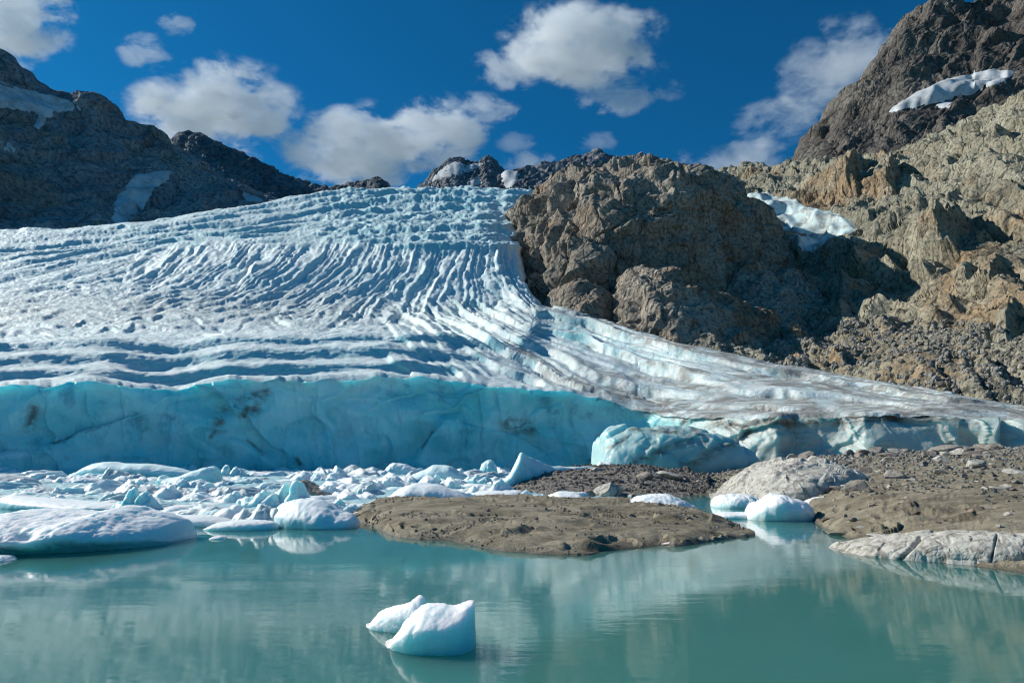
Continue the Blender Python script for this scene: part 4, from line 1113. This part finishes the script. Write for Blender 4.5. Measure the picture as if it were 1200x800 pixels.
def rubble(name, P, mask, n, smin, smax, seed, mat, label, sub=1):
    """loose stones too many to count: one mesh of small chipped lumps lying on P where mask"""
    import bmesh
    bm = bmesh.new(); bmesh.ops.create_icosphere(bm, subdivisions=sub, radius=1.0)
    V0_ = np.array([v.co for v in bm.verts]); F0 = np.array([[v.index for v in f.verts] for f in bm.faces]); bm.free()
    rr = np.random.default_rng(seed)
    ok = np.argwhere(mask); pick = ok[rr.integers(0, len(ok), n)]
    C = P[pick[:, 0], pick[:, 1]]
    wt = (smin + (smax - smin) * rr.random(n) ** 4) * C[:, 1] / F
    shp_ = np.repeat(V0_[None], n, 0) * (1 + 0.45 * (rr.random((n, len(V0_), 1)) - 0.5)) * rr.uniform(0.5, 1.1, (n, 1, 3))
    a_ = rr.uniform(0, 2 * PI, n); b_ = rr.uniform(-.6, .6, n)
    x, y, z_ = shp_[..., 0].copy(), shp_[..., 1].copy(), shp_[..., 2].copy()
    y, z_ = y * np.cos(b_)[:, None] - z_ * np.sin(b_)[:, None], y * np.sin(b_)[:, None] + z_ * np.cos(b_)[:, None]
    x, y = x * np.cos(a_)[:, None] - y * np.sin(a_)[:, None], x * np.sin(a_)[:, None] + y * np.cos(a_)[:, None]
    Q = np.stack([x, y, z_], -1) * wt[:, None, None] + C[:, None]
    Fa = (F0[None] + (np.arange(n) * len(V0_))[:, None, None]).reshape(-1, 3)
    return tag(link(name, Q.reshape(-1, 3), Fa, mat, None, False), label, 'rubble', None, 'stuff')

U_, V_ = proj(SP)
low = np.interp(U_, [800, 900, 1000, 1100, 1200, 1340], [385, 385, 375, 370, 385, 385])
rubble('scree_rubble', SP, (V_ > low + 8 * fbm(SP / 30, 3, 5)) & (U_ > 790), 17000, 0.9, 5.4, 3, M['scree'], 'grey scree of loose blocks above the right edge of the glacier')
U_, V_ = proj(SP)
rubble('scree_rubble', SP, (fbm(SP / 25, 3, 15) > 0.12) & (V_ > 285), 2500, 0.7, 3.0, 4, M['slope'], 'loose tan blocks caught on ledges of the right mountainside')
U_, V_ = proj(SHP)
rubble('shore_gravel', SHP, (V_ < 580 + 26 * fbm(SHP / 8, 3, 6)) & (SHP[..., 2] > 0.1) & (U_ > 820) & (U_ < 1270), 14000, 0.5, 3.8, 8, M['scree'], 'small gravel covering the upper right shore')
rubble('bank_gravel', GRP, GRP[..., 2] > 0.05, 5500, 0.6, 3.4, 9, M['darkstone'], 'dark gravel covering the bank')
rubble('mud_gravel', ISP, (ISP[..., 2] > 0.02) & (fbm(ISP / 2, 3, 4) > 0.1), 2500, 0.5, 2.4, 10, M['darkstone'], 'pebbles in the hollows of the mud bar')
# blocks one can tell apart on the scree
U_, V_ = proj(SP)
okb = np.argwhere((V_ > 385) & (U_ > 830) & (U_ < 1200) & (V_ < np.interp(U_, [800, 900, 1000, 1100, 1200], [400, 423, 445, 458, 476])))
rr = random.Random(31)
for q in range(45):
    i, j = okb[rr.randrange(len(okb))]; p_ = SP[i, j]; s = 0.5 * rr.uniform(5, 13) * p_[1] / F
    m_ = rr.choice(['stone', 'darkstone'])
    o = stone(m_, rr.randrange(len(RM[m_])), (p_[0], p_[1], p_[2] + 0.3 * s), s, rr.uniform(0, 6), 'large angular block lying in the scree above the glacier edge', 'blocks in the scree', (1, 1, rr.uniform(.6, 1)), rr.uniform(-.4, .4), 'block')

#@@SKY
# ------------------------------------------------------------------ sun, sky, clouds
SUN_AZ, SUN_EL = math.radians(-70), math.radians(34)       # from the left and a little ahead of the camera
sd = Vector((math.sin(SUN_AZ) * math.cos(SUN_EL), math.cos(SUN_AZ) * math.cos(SUN_EL), math.sin(SUN_EL)))
L = bpy.data.lights.new('sun', 'SUN'); L.energy = 4.9; L.angle = math.radians(0.53); L.color = (1.0, 0.98, 0.90)
lo = bpy.data.objects.new('sun', L); COL.objects.link(lo); lo.rotation_euler = sd.to_track_quat('Z', 'Y').to_euler()
W = bpy.data.worlds.new('World'); sc.world = W; W.use_nodes = True
nt = W.node_tree; nt.nodes.clear()
sky = nt.nodes.new('ShaderNodeTexSky'); sky.sky_type = 'NISHITA'; sky.sun_disc = False
sky.sun_elevation = SUN_EL; sky.sun_rotation = SUN_AZ; sky.altitude = 1500; sky.air_density = 1.0; sky.dust_density = 0.5; sky.ozone_density = 3.0
mx = nt.nodes.new('ShaderNodeMix'); mx.data_type = 'RGBA'; mx.blend_type = 'MULTIPLY'; mx.inputs['Factor'].default_value = 1.0
mx.inputs['B'].default_value = (0.06, 0.70, 1.0, 1)
bg = nt.nodes.new('ShaderNodeBackground'); bg.inputs['Strength'].default_value = 0.085
wo = nt.nodes.new('ShaderNodeOutputWorld')
nt.links.new(sky.outputs[0], mx.inputs['A']); nt.links.new([o for o in mx.outputs if o.type == 'RGBA'][0], bg.inputs['Color']); nt.links.new(bg.outputs[0], wo.inputs['Surface'])


def cloud_mat(name, dens, cover, seed):
    m = bpy.data.materials.new(name); m.use_nodes = True; t = m.node_tree; t.nodes.clear()
    N_ = lambda typ, **k: [setattr(x, a, b) for x in [t.nodes.new(typ)] for a, b in k.items()] and x if False else t.nodes.new(typ)
    out = t.nodes.new('ShaderNodeOutputMaterial'); pv = t.nodes.new('ShaderNodeVolumePrincipled')
    tc = t.nodes.new('ShaderNodeTexCoord'); geo = t.nodes.new('ShaderNodeNewGeometry')
    ln = t.nodes.new('ShaderNodeVectorMath'); ln.operation = 'LENGTH'; t.links.new(tc.outputs['Object'], ln.inputs[0])
    nz = t.nodes.new('ShaderNodeTexNoise'); nz.inputs['Scale'].default_value = 0.0042; nz.inputs['Detail'].default_value = 7; nz.inputs['Roughness'].default_value = 0.72; nz.inputs['Distortion'].default_value = 0.2
    mp = t.nodes.new('ShaderNodeMapping'); mp.inputs['Scale'].default_value = (0.75, 0.75, 1.5); mp.inputs['Location'].default_value = (seed * 777, 0, 0)
    t.links.new(geo.outputs['Position'], mp.inputs['Vector']); t.links.new(mp.outputs[0], nz.inputs['Vector'])
    r2 = t.nodes.new('ShaderNodeMath'); r2.operation = 'MULTIPLY_ADD'; sq = t.nodes.new('ShaderNodeMath'); sq.operation = 'POWER'; sq.inputs[1].default_value = 2.0; t.links.new(ln.outputs['Value'], sq.inputs[0]); t.links.new(sq.outputs[0], r2.inputs[0]); r2.inputs[1].default_value = -0.80; r2.inputs[2].default_value = cover
    ad = t.nodes.new('ShaderNodeMath'); ad.operation = 'ADD'; t.links.new(r2.outputs[0], ad.inputs[0]); t.links.new(nz.outputs['Fac'], ad.inputs[1])
    mr_ = t.nodes.new('ShaderNodeMapRange'); mr_.interpolation_type = 'SMOOTHSTEP'
    sub = t.nodes.new('ShaderNodeMath'); sub.operation = 'MULTIPLY_ADD'; sub.inputs[1].default_value = 2.6; sub.inputs[2].default_value = -1.3
    ad2 = t.nodes.new('ShaderNodeMath'); ad2.operation = 'ADD'
    t.links.new(nz.outputs['Fac'], sub.inputs[0]); t.links.new(sub.outputs[0], ad2.inputs[0]); t.links.new(ad.outputs[0], ad2.inputs[1])
    t.links.new(ad2.outputs[0], mr_.inputs['Value'])
    for k, v in zip((1, 2, 3, 4), (0.50, 0.85, 0.0, dens)): mr_.inputs[k].default_value = v
    rim = t.nodes.new('ShaderNodeMapRange'); rim.interpolation_type = 'SMOOTHSTEP'; t.links.new(ln.outputs['Value'], rim.inputs['Value'])
    for k, v in zip((1, 2, 3, 4), (0.72, 0.97, 1.0, 0.0)): rim.inputs[k].default_value = v
    ml_ = t.nodes.new('ShaderNodeMath'); ml_.operation = 'MULTIPLY'; t.links.new(mr_.outputs[0], ml_.inputs[0]); t.links.new(rim.outputs[0], ml_.inputs[1])
    t.links.new(ml_.outputs[0], pv.inputs['Density'])
    pv.inputs['Color'].default_value = (0.995, 0.995, 0.995, 1); pv.inputs['Anisotropy'].default_value = 0.0
    t.links.new(pv.outputs[0], out.inputs['Volume'])
    return m


import bmesh as _bm
def cloud(u0, u1, v0, v1, D, mat, label, tiltv=0.0, thick=0.6):
    c = pt((u0 + u1) / 2, (v0 + v1) / 2, D)
    w = np.linalg.norm(pt(u1, (v0 + v1) / 2, D) - pt(u0, (v0 + v1) / 2, D)) / 2
    h = (pt(600, v0, D)[2] - pt(600, v1, D)[2]) / 2
    b = _bm.new(); _bm.ops.create_icosphere(b, subdivisions=3, radius=1.0)
    me = bpy.data.meshes.new('cloud'); b.to_mesh(me); b.free()
    me.materials.append(mat)
    o = bpy.data.objects.new('cloud', me); COL.objects.link(o)
    o.location = c; o.scale = (w * 1.25, w * thick, h * 1.35); o.rotation_euler = (0, tiltv, 0)
    return tag(o, label, 'cloud')
c1 = cloud_mat('cumulus', 0.0075, 0.47, 1); c2 = cloud_mat('thin_cloud', 0.0045, 0.40, 2); c3 = cloud_mat('wisp_cloud', 0.0024, 0.40, 3)
CD = 4200
cloud(-60, 72, -30, 118, CD, c1, 'tall white cloud at the upper left corner behind the left mountain', 0.5)
cloud(140, 205, 42, 78, CD, c2, 'small puffy cloud above the big cumulus at left')
cloud(184, 233, 11, 42, CD, c2, 'small cloud nearest the top edge at left')
cloud(158, 345, 76, 182, CD, c1, 'big bright cumulus cloud over the dark pointed ridge')
cloud(128, 190, 92, 140, CD, c3, 'thin wisp on the left side of the big cumulus')
cloud(332, 500, 130, 224, CD, c1, 'large white cloud resting on the glacier skyline', -0.15)
cloud(440, 572, 116, 200, CD, c1, 'white cloud trailing right of the large skyline cloud')
cloud(520, 612, 112, 142, CD, c2, 'thin flat cloud under the top centre cloud')
cloud(590, 780, 8, 96, CD, c1, 'long bright cloud at the top centre of the sky')
cloud(546, 640, 60, 102, CD, c2, 'left tail of the long top centre cloud')
cloud(674, 768, 90, 134, CD, c2, 'mid sized cloud below the long top centre cloud')
cloud(764, 812, 92, 118, CD, c2, 'small cloud right of the mid sized one')
cloud(676, 724, 150, 180, CD, c3, 'faint wisp above the dark flat topped ridge')
cloud(580, 660, 180, 205, CD, c2, 'low cloud strip behind the central peak saddle')
cloud(580, 632, 156, 178, CD, c3, 'faint small wisp above the central peak')
cloud(905, 1075, 30, 128, CD, c3, 'thin streaked cloud beside the dark right peak', -0.35)
cloud(855, 975, 116, 172, CD, c3, 'pale cloud in the middle of the right hand wisps', -0.1)
cloud(845, 920, 160, 190, CD, c3, 'lowest pale cloud left of the dark right peak')
cloud(770, 960, 182, 208, CD, c3, 'long faint cloud bank along the right skyline')

# ------------------------------------------------------------------ camera, render settings
cam = bpy.data.cameras.new('camera'); cam.lens = 24; cam.sensor_width = 36; cam.clip_start = 0.1; cam.clip_end = 30000
co_ = bpy.data.objects.new('camera', cam); COL.objects.link(co_); co_.location = (0, 0, CAM_Z); co_.rotation_euler = (PI / 2 + TH, 0, 0)
sc.camera = co_
sc.view_settings.view_transform = 'Standard'; sc.view_settings.look = 'None'; sc.view_settings.gamma = 1; sc.view_settings.exposure = 0.08
sc.render.engine = 'CYCLES'
sc.cycles.use_denoising = True; sc.cycles.denoiser = 'OPENIMAGEDENOISE'; sc.cycles.denoising_input_passes = 'RGB_ALBEDO_NORMAL'; sc.cycles.denoising_prefilter = 'ACCURATE'
sc.cycles.filter_width = 1.1
sc.cycles.max_bounces = 24; sc.cycles.diffuse_bounces = 3; sc.cycles.glossy_bounces = 3; sc.cycles.transmission_bounces = 2; sc.cycles.volume_bounces = 20
sc.cycles.volume_step_rate = 1.3; sc.cycles.volume_max_steps = 64
sc.cycles.sample_clamp_indirect = 6
